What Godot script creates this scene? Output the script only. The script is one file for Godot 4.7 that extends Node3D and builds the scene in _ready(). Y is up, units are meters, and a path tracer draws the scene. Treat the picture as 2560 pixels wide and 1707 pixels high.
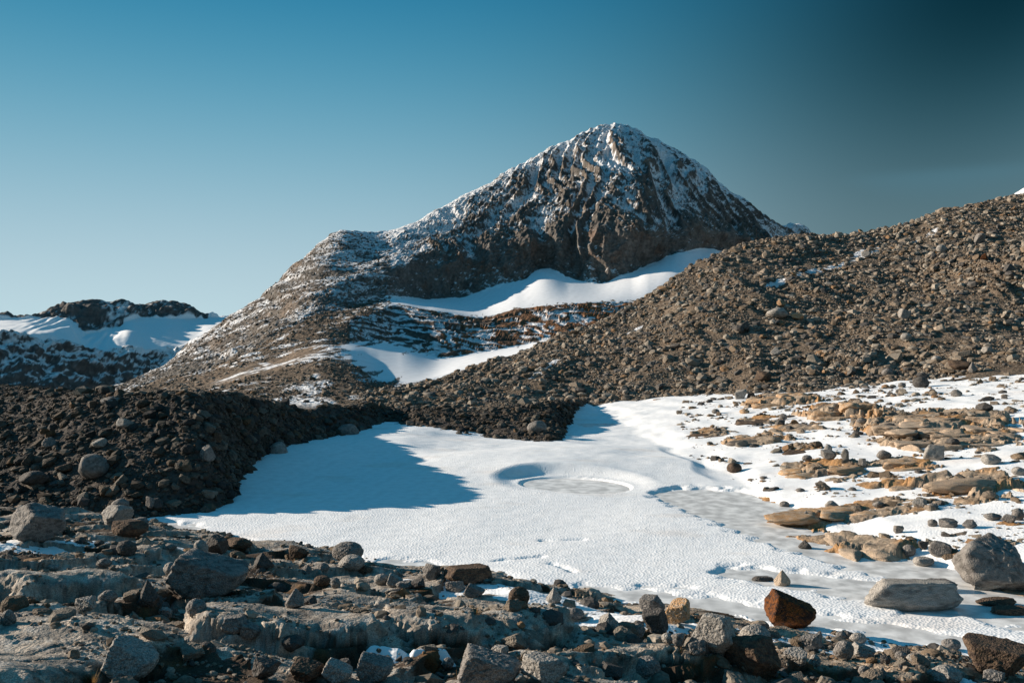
extends Node3D
# An alpine basin: a frozen tarn under snow, two moraines, a rock peak with new snow, glacier far left.
# Points taken from the photograph are given as (u, v) on a 1024 x 682 sheet, with a distance in metres.

const F := 888.0
const EYE := 12.0
const HV := 341.0

var rng := RandomNumberGenerator.new()
var na := FastNoiseLite.new()    # smooth fractal
var nb := FastNoiseLite.new()    # ridged fractal
var nc := FastNoiseLite.new()    # fine fractal
var ne := FastNoiseLite.new()    # cell values
var ns := FastNoiseLite.new()    # plain simplex
var nj := FastNoiseLite.new()    # joints in the rock
var M := {}
var ico := {}
var taken := {}
var labels := {}
var marks := []                  # short names of landmarks with their place
var n_single := 0

# ------------------------------------------------------------------ small helpers
func numbered(called: String) -> String:
	var k: int = taken.get(called, 0)
	taken[called] = k + 1
	return called if k == 0 else "%s_%03d" % [called, k]

func tag(o: Node3D, label := "", category := "", group := "", kind := "") -> void:
	if label: o.set_meta("label", label)
	if category: o.set_meta("category", category)
	if group: o.set_meta("group", group)
	if kind: o.set_meta("kind", kind)

func put(called: String, mesh: Mesh, mat: Material, parent: Node = self) -> MeshInstance3D:
	var o := MeshInstance3D.new()
	o.name = numbered(called) if parent == self else called
	o.mesh = mesh
	o.material_override = null
	if mesh and mat:
		for i in mesh.get_surface_count():
			mesh.surface_set_material(i, mat)
	parent.add_child(o, true)
	return o

func at(u: float, v: float, d: float) -> Vector3:
	return Vector3((u - 512.0) / F * d, EYE - (v - HV) / F * d, -d)

func to_px(p: Vector3) -> Vector2:
	var d := maxf(-p.z, 0.01)
	return Vector2(512.0 + p.x / d * F, HV + (EYE - p.y) / d * F)

func lin(r: float, g: float, b: float) -> Color:
	return Color(r, g, b).linear_to_srgb()

func sst(a: float, b: float, x: float) -> float:
	var t := clampf((x - a) / (b - a), 0.0, 1.0)
	return t * t * (3.0 - 2.0 * t)

func set_noise(n: FastNoiseLite, s: int, f: float, oct: int, kind := FastNoiseLite.FRACTAL_FBM) -> void:
	n.seed = s
	n.noise_type = FastNoiseLite.TYPE_SIMPLEX_SMOOTH
	n.frequency = f
	n.fractal_type = kind
	n.fractal_octaves = oct

# ------------------------------------------------------------------ textures and materials
func noise_tex(size: int, s: int, f: float, oct: int, lo: float, hi: float, cell := false, contrast := 0.5) -> NoiseTexture2D:
	var n := FastNoiseLite.new()
	set_noise(n, s, f, oct)
	if cell:
		n.noise_type = FastNoiseLite.TYPE_CELLULAR
		n.fractal_type = FastNoiseLite.FRACTAL_NONE
		n.cellular_return_type = FastNoiseLite.RETURN_DISTANCE
		n.cellular_jitter = 0.9
	var t := NoiseTexture2D.new()
	t.width = size
	t.height = size
	t.seamless = true
	t.seamless_blend_skirt = 0.15
	t.normalize = true
	t.noise = n
	var g := Gradient.new()
	g.offsets = PackedFloat32Array([0.5 - contrast, 0.5 + contrast])
	g.colors = PackedColorArray([Color(lo, lo, lo), Color(hi, hi, hi)])
	t.color_ramp = g
	return t

func mat(c: Color, rough: float, albedo: Texture2D, scale: float, bump: Texture2D, bump_cm: float, world := true, tint := true) -> StandardMaterial3D:
	var m := StandardMaterial3D.new()
	m.albedo_color = c
	m.roughness = rough
	m.metallic_specular = 0.25
	m.albedo_texture = albedo
	m.uv1_triplanar = true
	m.uv1_world_triplanar = world
	m.uv1_triplanar_sharpness = 3.0
	m.uv1_scale = Vector3.ONE * scale
	if bump:
		m.heightmap_enabled = true
		m.heightmap_texture = bump
		m.heightmap_scale = bump_cm
	m.vertex_color_use_as_albedo = tint
	return m

func make_materials() -> void:
	var speck := noise_tex(1024, 11, 0.07, 5, 0.72, 1.0, false, 0.2)
	var speck_h := noise_tex(1024, 12, 0.03, 6, 0.0, 1.0)
	var blotch := noise_tex(512, 13, 0.02, 5, 0.75, 1.0, false, 0.3)
	var crag_h := noise_tex(1024, 14, 0.012, 7, 0.0, 1.0)
	var cups := noise_tex(1024, 15, 0.042, 2, 0.0, 1.0, true)
	var soft := noise_tex(512, 16, 0.012, 4, 0.93, 1.0)
	var ice_a := noise_tex(1024, 17, 0.012, 6, 0.78, 1.0, false, 0.3)
	M.speck = speck
	M.speck_h = speck_h
	M.boulder = mat(Color.WHITE, 0.85, speck, 0.35, speck_h, 5.0, false)
	M.rubble = mat(Color.WHITE, 0.9, blotch, 0.5, null, 0.0, false)
	M.bedrock = mat(Color.WHITE, 0.8, speck, 0.3, speck_h, 2.2)
	M.bank = mat(Color(1, 1, 1), 0.85, blotch, 0.4, speck_h, 4.0)
	M.till = mat(Color.WHITE, 0.95, blotch, 0.12, crag_h, 18.0)
	M.crag = mat(Color.WHITE, 0.95, blotch, 0.02, crag_h, 90.0)
	M.far = mat(Color.WHITE, 0.95, blotch, 0.004, crag_h, 250.0)
	M.neve = mat(Color.WHITE, 0.8, soft, 0.02, null, 0.0)
	M.snow = mat(Color.WHITE, 0.75, soft, 0.16, cups, 2.2)
	M.ice = mat(lin(0.84, 0.84, 0.83), 0.32, ice_a, 0.06, null, 0.0, true, false)
	M.floor = mat(lin(0.12, 0.10, 0.09), 0.95, blotch, 0.002, null, 0.0, true, false)
	var g := StandardMaterial3D.new()
	g.vertex_color_use_as_albedo = true
	g.roughness = 0.9
	M.grass = g

# ------------------------------------------------------------------ grids
func curve(row: Array, u: float) -> Vector2:
	var n := row.size()
	if u <= row[0].x: return Vector2(row[0].y, row[0].z)
	if u >= row[n - 1].x: return Vector2(row[n - 1].y, row[n - 1].z)
	var i := 0
	while row[i + 1].x < u: i += 1
	var a: Vector3 = row[i]
	var b: Vector3 = row[i + 1]
	var p: Vector3 = row[maxi(i - 1, 0)]
	var q: Vector3 = row[mini(i + 2, n - 1)]
	var w := b.x - a.x
	var t := (u - a.x) / w
	var m0 := (Vector2(b.y, b.z) - Vector2(p.y, p.z)) / maxf(b.x - p.x, 1.0) * w * 0.7
	var m1 := (Vector2(q.y, q.z) - Vector2(a.y, a.z)) / maxf(q.x - a.x, 1.0) * w * 0.7
	var t2 := t * t
	var t3 := t2 * t
	return Vector2(a.y, a.z) * (2 * t3 - 3 * t2 + 1) + m0 * (t3 - 2 * t2 + t) + Vector2(b.y, b.z) * (3 * t2 - 2 * t3) + m1 * (t3 - t2)

# A surface through rows of control points. back = [[further, lower], ...] continues it behind its last row.
func loft(rows: Array, u0: float, u1: float, cols: int, subs: Array, back: Array, tension := 0.35) -> Dictionary:
	var P := PackedVector3Array()
	var T := PackedFloat32Array()
	var nrow := 1
	for s in subs: nrow += s
	P.resize(cols * nrow)
	T.resize(nrow)
	var nk := rows.size() + back.size()
	for c in cols:
		var u := lerpf(u0, u1, c / float(cols - 1))
		var k := PackedVector2Array()      # (distance, height)
		for r in rows:
			var q := curve(r, u)
			k.append(Vector2(q.y, EYE - (q.x - HV) / F * q.y))
		for b in back:
			k.append(k[rows.size() - 1] + Vector2(b[0], -b[1]))
		var i := 0
		for band in nk - 1:
			var a := k[band]
			var b := k[band + 1]
			var m0 := (b - k[maxi(band - 1, 0)]) * tension
			var m1 := (k[mini(band + 2, nk - 1)] - a) * tension
			var n: int = subs[band]
			for j in n + (1 if band == nk - 2 else 0):
				var t := j / float(n)
				var t2 := t * t
				var t3 := t2 * t
				var p := a * (2 * t3 - 3 * t2 + 1) + m0 * (t3 - 2 * t2 + t) + b * (3 * t2 - 2 * t3) + m1 * (t3 - t2)
				P[i * cols + c] = Vector3((u - 512.0) / F * p.x, p.y, -p.x)
				T[i] = band + t
				i += 1
	return {"P": P, "T": T, "cols": cols, "rows": nrow, "u0": u0, "u1": u1}

func normals(P: PackedVector3Array, cols: int, rows: int) -> PackedVector3Array:
	var N := PackedVector3Array()
	N.resize(P.size())
	for r in rows:
		var r0 := maxi(r - 1, 0) * cols
		var r1 := mini(r + 1, rows - 1) * cols
		for c in cols:
			var n := (P[r * cols + mini(c + 1, cols - 1)] - P[r * cols + maxi(c - 1, 0)]).cross(P[r1 + c] - P[r0 + c])
			N[r * cols + c] = n.normalized()
	return N

# keep: one byte per grid point, a cell is drawn when any of its corners is kept (empty: all).
func sheet(P: PackedVector3Array, N: PackedVector3Array, C: PackedColorArray, cols: int, rows: int, keep := PackedByteArray(), want := 1) -> ArrayMesh:
	var idx := PackedInt32Array()
	var all := keep.is_empty()
	var k := 0
	idx.resize((cols - 1) * (rows - 1) * 6)
	for r in rows - 1:
		for c in cols - 1:
			var i := r * cols + c
			if all or keep[i] == want:
				var j := i + cols
				idx[k] = i
				idx[k + 1] = j
				idx[k + 2] = j + 1
				idx[k + 3] = i
				idx[k + 4] = j + 1
				idx[k + 5] = i + 1
				k += 6
	idx.resize(k)
	var a := []
	a.resize(Mesh.ARRAY_MAX)
	if all:
		a[Mesh.ARRAY_VERTEX] = P
		a[Mesh.ARRAY_NORMAL] = N
		a[Mesh.ARRAY_COLOR] = C
	else:
		var at_ := PackedInt32Array()
		at_.resize(P.size())
		at_.fill(-1)
		var p := PackedVector3Array()
		var n := PackedVector3Array()
		var cc := PackedColorArray()
		for q in k:
			var i := idx[q]
			if at_[i] < 0:
				at_[i] = p.size()
				p.append(P[i])
				n.append(N[i])
				cc.append(C[i])
			idx[q] = at_[i]
		a[Mesh.ARRAY_VERTEX] = p
		a[Mesh.ARRAY_NORMAL] = n
		a[Mesh.ARRAY_COLOR] = cc
	a[Mesh.ARRAY_INDEX] = idx
	var m := ArrayMesh.new()
	if k: m.add_surface_from_arrays(Mesh.PRIMITIVE_TRIANGLES, a)
	return m

# ------------------------------------------------------------------ rocks
func sphere(sub: int) -> Array:
	if ico.has(sub): return ico[sub]
	var V := PackedVector3Array()
	var I := PackedInt32Array()
	if sub == 0:
		var g := (1.0 + sqrt(5.0)) / 2.0
		for p in [Vector3(-1, g, 0), Vector3(1, g, 0), Vector3(-1, -g, 0), Vector3(1, -g, 0), Vector3(0, -1, g), Vector3(0, 1, g), Vector3(0, -1, -g), Vector3(0, 1, -g), Vector3(g, 0, -1), Vector3(g, 0, 1), Vector3(-g, 0, -1), Vector3(-g, 0, 1)]:
			V.append(p.normalized())
		I = PackedInt32Array([0, 11, 5, 0, 5, 1, 0, 1, 7, 0, 7, 10, 0, 10, 11, 1, 5, 9, 5, 11, 4, 11, 10, 2, 10, 7, 6, 7, 1, 8, 3, 9, 4, 3, 4, 2, 3, 2, 6, 3, 6, 8, 3, 8, 9, 4, 9, 5, 2, 4, 11, 6, 2, 10, 8, 6, 7, 9, 8, 1])
	else:
		var prev := sphere(sub - 1)
		V = prev[0].duplicate()
		var mid := {}
		var pi: PackedInt32Array = prev[1]
		for t in range(0, pi.size(), 3):
			var m := [0, 0, 0]
			for e in 3:
				var a := pi[t + e]
				var b := pi[t + (e + 1) % 3]
				var key := mini(a, b) * 100000 + maxi(a, b)
				if not mid.has(key):
					mid[key] = V.size()
					V.append(((V[a] + V[b]) * 0.5).normalized())
				m[e] = mid[key]
			I.append_array(PackedInt32Array([pi[t], m[0], m[2], pi[t + 1], m[1], m[0], pi[t + 2], m[2], m[1], m[0], m[1], m[2]]))
	ico[sub] = [V, I]
	return ico[sub]

func planes_for(shape: String, r: RandomNumberGenerator) -> Array:
	var out := []
	var add := func(v: Vector3, dist: float): out.append([v.normalized(), dist])
	var j := func(s: float) -> Vector3: return Vector3(r.randf_range(-s, s), r.randf_range(-s, s), r.randf_range(-s, s))
	match shape:
		"round":
			for i in 7: add.call(j.call(1.0), r.randf_range(0.78, 0.96))
		"block":
			for v in [Vector3.UP, Vector3.LEFT, Vector3.RIGHT, Vector3.FORWARD, Vector3.BACK]: add.call(v + j.call(0.45), r.randf_range(0.46, 0.66))
			for i in 5: add.call(j.call(1.0), r.randf_range(0.62, 0.82))
		"slab":
			add.call(Vector3.UP + j.call(0.15), 0.5)
			for v in [Vector3.LEFT, Vector3.RIGHT, Vector3.FORWARD, Vector3.BACK]: add.call(v + Vector3(0, 0.35, 0) + j.call(0.3), r.randf_range(0.6, 0.8))
			for i in 3: add.call(j.call(1.0), r.randf_range(0.75, 0.95))
		"point":
			for i in 4:
				var a := i * PI / 2 + r.randf_range(-0.5, 0.5)
				add.call(Vector3(cos(a), r.randf_range(0.45, 0.8), sin(a)), r.randf_range(0.42, 0.58))
			for i in 2: add.call(j.call(1.0), r.randf_range(0.7, 0.9))
		"wedge":
			add.call(Vector3(0.55, 1.0, 0.1) + j.call(0.12), 0.42)
			add.call(Vector3(-1, 0.25, 0) + j.call(0.15), 0.62)
			add.call(Vector3(0, 0.15, 1) + j.call(0.2), 0.55)
			add.call(Vector3(0.1, 0.3, -1) + j.call(0.2), 0.6)
			for i in 3: add.call(j.call(1.0), r.randf_range(0.75, 0.9))
		"brick":
			add.call(Vector3.UP + j.call(0.06), 0.6)
			for v in [Vector3.LEFT, Vector3.RIGHT, Vector3.FORWARD, Vector3.BACK]: add.call(v + j.call(0.16), r.randf_range(0.56, 0.66))
			for i in 4: add.call(j.call(1.0), r.randf_range(0.8, 0.95))
		"dome":
			for v in [Vector3(0.5, 1, 0.1), Vector3(-0.4, 1, 0.2)]: add.call(v + j.call(0.2), r.randf_range(0.68, 0.8))
			for v in [Vector3(0, 0.5, 1), Vector3(1, 0.6, 0), Vector3(-1, 0.6, 0)]: add.call(v + j.call(0.3), r.randf_range(0.68, 0.82))
			for i in 3: add.call(j.call(1.0), r.randf_range(0.8, 0.95))
		_:
			for i in 8: add.call(j.call(1.0), r.randf_range(0.4, 0.75))
	return out

# size: width, height and depth in metres of the finished stone, its foot at y = 0; tones: [main, second, share of the second].
func rock(s: int, shape: String, size: Vector3, sub: int, tones: Array, rough := 0.06, soft := 22.0, turn := -1.0, facets := false) -> ArrayMesh:
	var r := RandomNumberGenerator.new()
	r.seed = s * 7919 + 17
	var pl := planes_for(shape, r)
	var S := sphere(sub)
	var dirs: PackedVector3Array = S[0]
	var I: PackedInt32Array = S[1]
	var n := dirs.size()
	var V := PackedVector3Array()
	V.resize(n)
	var basis_ := Basis(Vector3.UP, (r.randf_range(-0.85, -0.25) + PI / 2 * r.randi_range(0, 3) if shape in ["block", "brick"] else r.randf() * TAU) if turn == -1.0 else turn)
	var off := Vector3(r.randf(), r.randf(), r.randf()) * 400.0
	var lo := Vector3.ONE * 9.0
	var hi := -lo
	for i in n:
		var dir := dirs[i]
		var acc := exp(-soft * 1.0)
		for p in pl:
			var q: float = dir.dot(p[0])
			if q > 0.05: acc += exp(-soft * minf(p[1] / q, 1.6))
		var rad := -log(acc) / soft
		var w := dir * 2.2 + off
		rad *= 1.0 + rough * (na.get_noise_3dv(w * 38.0) * 0.8 + nc.get_noise_3dv(w * 85.0) * 1.3)
		var v := basis_ * (dir * rad)
		V[i] = v
		lo = lo.min(v)
		hi = hi.max(v)
	var k := size / (hi - lo)
	var mid := (hi + lo) * 0.5
	for i in n:
		V[i] = Vector3((V[i].x - mid.x) * k.x, (V[i].y - lo.y) * k.y, (V[i].z - mid.z) * k.z)
	var N := PackedVector3Array()
	N.resize(n)
	for t in range(0, I.size(), 3):
		var f := (V[I[t + 1]] - V[I[t]]).cross(V[I[t + 2]] - V[I[t]])
		N[I[t]] += f
		N[I[t + 1]] += f
		N[I[t + 2]] += f
	var C := PackedColorArray()
	C.resize(n)
	var a: Color = tones[0]
	var b: Color = tones[1]
	var share: float = tones[2]
	for i in n:
		N[i] = N[i].normalized()
		var w := dirs[i] * 1.5 + off
		var f := sst(0.42 - share, 0.8 - share, 0.45 + 0.5 * na.get_noise_3dv(w * 60.0) + 0.75 * nc.get_noise_3dv(w * 160.0))
		var g := 1.0 + 0.45 * nc.get_noise_3dv(w * 240.0)
		var c := a.lerp(b, f)
		C[i] = Color(c.r * g, c.g * g, c.b * g)
	var arr := []
	arr.resize(Mesh.ARRAY_MAX)
	arr[Mesh.ARRAY_VERTEX] = V
	if not facets: arr[Mesh.ARRAY_NORMAL] = N
	arr[Mesh.ARRAY_COLOR] = C
	# sphere() winds counter-clockwise, Godot's fronts are clockwise
	var J := PackedInt32Array()
	J.resize(I.size())
	for t in range(0, I.size(), 3):
		J[t] = I[t]
		J[t + 1] = I[t + 2]
		J[t + 2] = I[t + 1]
	arr[Mesh.ARRAY_INDEX] = J
	var m := ArrayMesh.new()
	m.add_surface_from_arrays(Mesh.PRIMITIVE_TRIANGLES, arr)
	return m

func tones(called: String) -> Array:
	match called:
		"pale": return [Color(0.42, 0.395, 0.36), Color(0.22, 0.205, 0.19), 0.0]
		"grey": return [Color(0.30, 0.28, 0.26), Color(0.15, 0.14, 0.13), 0.05]
		"dark": return [Color(0.10, 0.092, 0.085), Color(0.17, 0.16, 0.15), 0.0]
		"brown": return [Color(0.165, 0.115, 0.08), Color(0.08, 0.06, 0.05), 0.1]
		"rust": return [Color(0.20, 0.075, 0.025), Color(0.045, 0.03, 0.025), 0.12]
		"orange": return [Color(0.58, 0.34, 0.165), Color(0.52, 0.42, 0.32), 0.12]
		"tan": return [Color(0.58, 0.465, 0.355), Color(0.44, 0.35, 0.27), 0.08]
	return [Color(0.2, 0.19, 0.18), Color(0.12, 0.11, 0.1), 0.0]

# ------------------------------------------------------------------ near ground: heights
var whales := []
var blobs := []
var right_shore := [Vector2(10, 55), Vector2(30, 37), Vector2(36, 30), Vector2(42.1, 24.6), Vector2(45, 23.4), Vector2(49, 21.4), Vector2(54, 19.4), Vector2(64, 19.0), Vector2(80, 17.5), Vector2(100, 16.5), Vector2(150, 15.0), Vector2(200, 8.0)]

func shore_s(x: float, d: float) -> float:
	return -(0.52 * (x - 19.0) + 0.86 * (d - 33.0))

func base_f(x: float, d: float) -> float:
	var s := shore_s(x, d) + 1.1 * ns.get_noise_2d(x * 9.0, d * 9.0)
	return 0.19 * s if s > 0.0 else maxf(0.16 * s, -2.5)

func shore_x(d: float) -> float:
	for i in right_shore.size() - 1:
		if d < right_shore[i + 1].x:
			var a: Vector2 = right_shore[i]
			var b: Vector2 = right_shore[i + 1]
			return lerpf(a.y, b.y, clampf((d - a.x) / (b.x - a.x), 0.0, 1.0))
	return 8.0

func base_r(x: float, d: float) -> float:
	var e := x - shore_x(d) + 0.9 * ns.get_noise_2d(x * 11.0 + 90.0, d * 7.0)
	return 0.1 * e + 0.25 * sst(0.0, 5.0, e) if e > 0.0 else maxf(0.14 * e, -2.5)

func hit_base(u: float, v: float, right := false) -> Vector2:
	var d := 10.0
	while d < 190.0:
		var y := EYE - (v - HV) / F * d
		var x := (u - 512.0) / F * d
		if y <= maxf(base_r(x, d) if right else base_f(x, d), 0.0): break
		d += 0.1
	return Vector2((u - 512.0) / F * d, d)

func whale(u0: float, v0: float, u1: float, v1: float, h: float, back: float, front := 0.0) -> void:
	var a := hit_base(u0, v0)
	var b := hit_base(u1, v1)
	var t := (b - a).normalized()
	var n := Vector2(-t.y, t.x)
	if n.y < 0.0: n = -n
	whales.append([a, t, n, a.distance_to(b), h, back, front if front > 0.0 else 0.85 * h + 0.3])

func blob(u0: float, v0: float, u1: float, v1: float, r: float, thick := 0.28) -> void:
	blobs.append([hit_base(u0, v0), hit_base(u1, v1), r, thick])

func whale_h(x: float, d: float) -> float:
	var top := 0.0
	var wig := ns.get_noise_2d(x * 22.0, d * 14.0) * 0.55 + nc.get_noise_2d(x * 34.0, d * 34.0) * 0.3
	for w in whales:
		var p: Vector2 = Vector2(x, d) - w[0]
		var along: float = p.dot(w[1])
		var across: float = p.dot(w[2]) + wig
		var far: float = w[5]
		if across < 0.0 or across > far or along < -1.0 or along > w[3] + 1.0: continue
		var h: float = w[4]
		var front: float = w[6]
		var y := 0.0
		if across < front:
			var q := 1.0 - across / front
			y = sqrt(maxf(1.0 - q * q, 0.0)) * 0.92 + 0.08 * (1.0 - q)
		else:
			var q := (across - front) / (far - front)
			y = 1.0 - q * q * (1.6 - 0.6 * q)
		var ends := minf(along + 1.0, w[3] + 1.0 - along)
		y *= h * sst(0.0, minf(2.2, w[3] * 0.4), ends + wig)
		top = maxf(top, y)
	return top

# height of the foreground bedrock, and how earthy it is there
var earthy := 0.0
func ground_f(x: float, d: float) -> float:
	var b := base_f(x, d)
	var w := whale_h(x, d)
	var n1 := na.get_noise_2d(x * 5.0, d * 10.0)
	var wx := x + 1.2 * ns.get_noise_2d(x * 12.0, d * 12.0)
	var wd := d + 1.2 * ns.get_noise_2d(x * 12.0 + 300.0, d * 12.0)
	var cell := ne.get_noise_2d(wx * 0.34 + wd * 0.12, wd * 0.8)
	var fine := nc.get_noise_2d(x * 60.0, d * 80.0)
	var ridge := nb.get_noise_2d(x * 14.0, d * 34.0)
	var e := sst(0.02, -0.28, n1 + 0.22 * cell) * (1.0 - sst(0.15, 0.5, w))
	for q in soils:
		e = maxf(e, sst(1.0, 0.6, Vector2(x, d).distance_to(q[0]) / q[1] + 0.5 * n1 + 0.35 * fine) * (1.0 - sst(0.03, 0.2, w)))
	earthy = e
	var joint := nj.get_noise_2d(wx * 0.5 + wd * 0.2, wd * 1.1)
	var gap := sst(-0.88, -0.985, joint) * (1.0 - e)
	earthy = maxf(e, 0.9 * gap)
	# ice-worn steps: long backs dipping to the left, short broken sides to the right
	var q := (x - d * 0.2) / 5.2 + 0.75 * ns.get_noise_2d(x * 6.0, d * 8.0) + 0.10 * na.get_noise_2d(x * 20.0, d * 20.0)
	var saw := fposmod(q, 1.0)
	var step_ := saw / 0.86 if saw < 0.86 else 1.0 - sst(0.86, 1.0, saw)
	w += 0.45 * step_ * (1.0 - 0.5 * sst(0.3, 0.9, w)) * sst(0.0, 0.8, b)
	return b + w - 0.25 * sst(0.0, 0.8, b) - 0.12 * gap + n1 * 0.24 + (0.10 * cell + 0.05 * ridge) * (1.0 - e) * (1.0 - 0.5 * sst(0.2, 0.8, w)) + fine * (0.016 + 0.045 * e)

func ground_r(x: float, d: float) -> float:
	var wx := x + 2.0 * ns.get_noise_2d(x * 6.0, d * 6.0)
	var cell := ne.get_noise_2d(wx * 0.16 + 40.0, d * 0.34)
	var m := 0.0
	if mounds:
		var wob := 0.30 * ns.get_noise_2d(x * 16.0, d * 16.0) + 0.22 * nc.get_noise_2d(x * 30.0, d * 30.0) + 0.25 * ne.get_noise_2d(wx * 0.5, d * 0.8)
		for q in mounds:
			var c: Vector2 = q[0]
			var r := Vector2((x - c.x) / q[1], (d - c.y) / q[2]).length() + wob
			if r < 1.0: m = maxf(m, q[3] * sst(1.0, 0.55, r))
	return base_r(x, d) + m + na.get_noise_2d(x * 7.0, d * 12.0) * 0.42 + cell * 0.16 + nc.get_noise_2d(x * 30.0, d * 40.0) * 0.12 - 0.1

const POND := Vector2(5.2, 73.5)
var ice_bands := []
var cracks := []
var soils := []
var mounds := []

func dist_seg(p: Vector2, a: Vector2, b: Vector2) -> float:
	var t := clampf((p - a).dot(b - a) / maxf((b - a).length_squared(), 1e-6), 0.0, 1.0)
	return p.distance_to(a + (b - a) * t)

# how far inside bare ice (positive) a point of the lake lies, in metres
func bare(p: Vector2) -> float:
	var best := -9.0
	for band in ice_bands:
		for i in band.size() - 1:
			var a: Vector3 = band[i]
			var b: Vector3 = band[i + 1]
			var pa := Vector2(a.x, a.y)
			var pb := Vector2(b.x, b.y)
			var t := clampf((p - pa).dot(pb - pa) / maxf((pb - pa).length_squared(), 1e-6), 0.0, 1.0)
			best = maxf(best, lerpf(a.z, b.z, t) - p.distance_to(pa + (pb - pa) * t))
	return best

func snow_h(x: float, d: float) -> float:
	var p := Vector2(x, d)
	var s := shore_s(x, d) + 1.1 * ns.get_noise_2d(x * 9.0, d * 9.0)
	var e := x - shore_x(d) + 0.9 * ns.get_noise_2d(x * 11.0 + 90.0, d * 7.0)
	if s > 0.3:
		# thin patches left between the slabs of the foreground
		var t := -1.0
		for b in blobs:
			t = maxf(t, b[3] * (1.0 - dist_seg(p, b[0], b[1]) / b[2]))
		t += 0.06 * ns.get_noise_2d(x * 45.0, d * 60.0)
		var fade := base_f(x, d) + minf(t, 0.22) + 0.22 * na.get_noise_2d(x * 5.0, d * 10.0)
		return fade if t > -0.25 else -9.0
	var n := ns.get_noise_2d(x * 5.0, d * 5.0)
	var roll := na.get_noise_2d(x * 2.5, d * 3.5)
	var y := 0.12 + 0.07 * n
	# the wind scoop behind the small pond
	var q := p - POND
	q.x += 0.18 * q.y
	var rr := q.length()
	var ang := atan2(q.y, q.x)            # pi/2 points away from the camera
	var back := 0.5 + 0.5 * cos(ang - 1.65)
	y += (1.05 * back * back) * sst(4.7, 6.9, rr + 0.5 * n) * (1.0 - sst(10.0, 40.0, rr))
	y += 0.06 * sst(3.8, 4.6, rr) * (1.0 - sst(5.0, 8.0, rr))
	if rr < 6.0: y = lerpf(-0.25, y, sst(3.9, 4.5, rr + 0.25 * n))
	# drifts against the moraine and towards the back
	y += 1.1 * sst(6.0, -10.0, x - (-22.0 + (d - 66.0) * 0.42)) * sst(62.0, 75.0, d)
	y += 0.35 * roll * sst(66.0, 95.0, d)
	var bands := bare(p) + 0.55 * ns.get_noise_2d(x * 28.0, d * 40.0) + 0.25 * nc.get_noise_2d(x * 50.0, d * 70.0)
	y += 0.02 * nc.get_noise_2d(x * 22.0, d * 30.0)
	for c in cracks:
		var away := dist_seg(p, c[0], c[1]) + 0.15 * ns.get_noise_2d(x * 40.0, d * 40.0)
		y -= 0.13 * exp(-away * away * 22.0)
	if e > -2.0:
		var bank := base_r(x, d) + 0.12 + 0.16 * na.get_noise_2d(x * 5.0 + 70.0, d * 6.0) + 0.08 * sst(60.0, 90.0, d)
		y = lerpf(y, bank, sst(-1.2, 1.5, e))
	y = lerpf(y, -0.12, sst(-0.9, 0.5, bands) * (1.0 - sst(0.2, 1.2, e)))
	if s > -0.6 and bands < 0.0: y = minf(y, lerpf(0.16, 0.02, sst(-0.6, 0.3, s)))
	return y

func near_y(x: float, d: float) -> float:
	var s := shore_s(x, d)
	var y := maxf(0.0, snow_h(x, d))
	if s > -2.0: y = maxf(y, ground_f(x, d))
	elif x > shore_x(d) - 2.0: y = maxf(y, ground_r(x, d))
	return y

func hit(u: float, v: float) -> Vector3:
	var d := 11.0
	var step := 0.4
	while d < 200.0:
		var y := EYE - (v - HV) / F * d
		var x := (u - 512.0) / F * d
		if y <= near_y(x, d):
			if step < 0.05: return Vector3(x, near_y(x, d), -d)
			d -= step
			step *= 0.25
		d += step
	return Vector3((u - 512.0) / F * d, 0.0, -d)

# ------------------------------------------------------------------ heightfield sheets
func field(u0: float, u1: float, cols: int, d0: float, d1: float, rows: int, h: Callable) -> Dictionary:
	var P := PackedVector3Array()
	var X := PackedFloat32Array()
	P.resize(cols * rows)
	X.resize(cols * rows)
	for r in rows:
		var d := d0 * pow(d1 / d0, r / float(rows - 1))
		for c in cols:
			var x := (lerpf(u0, u1, c / float(cols - 1)) - 512.0) / F * d
			P[r * cols + c] = Vector3(x, h.call(x, d), -d)
			X[r * cols + c] = earthy
	return {"P": P, "X": X, "cols": cols, "rows": rows, "u0": u0, "u1": u1}

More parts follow.
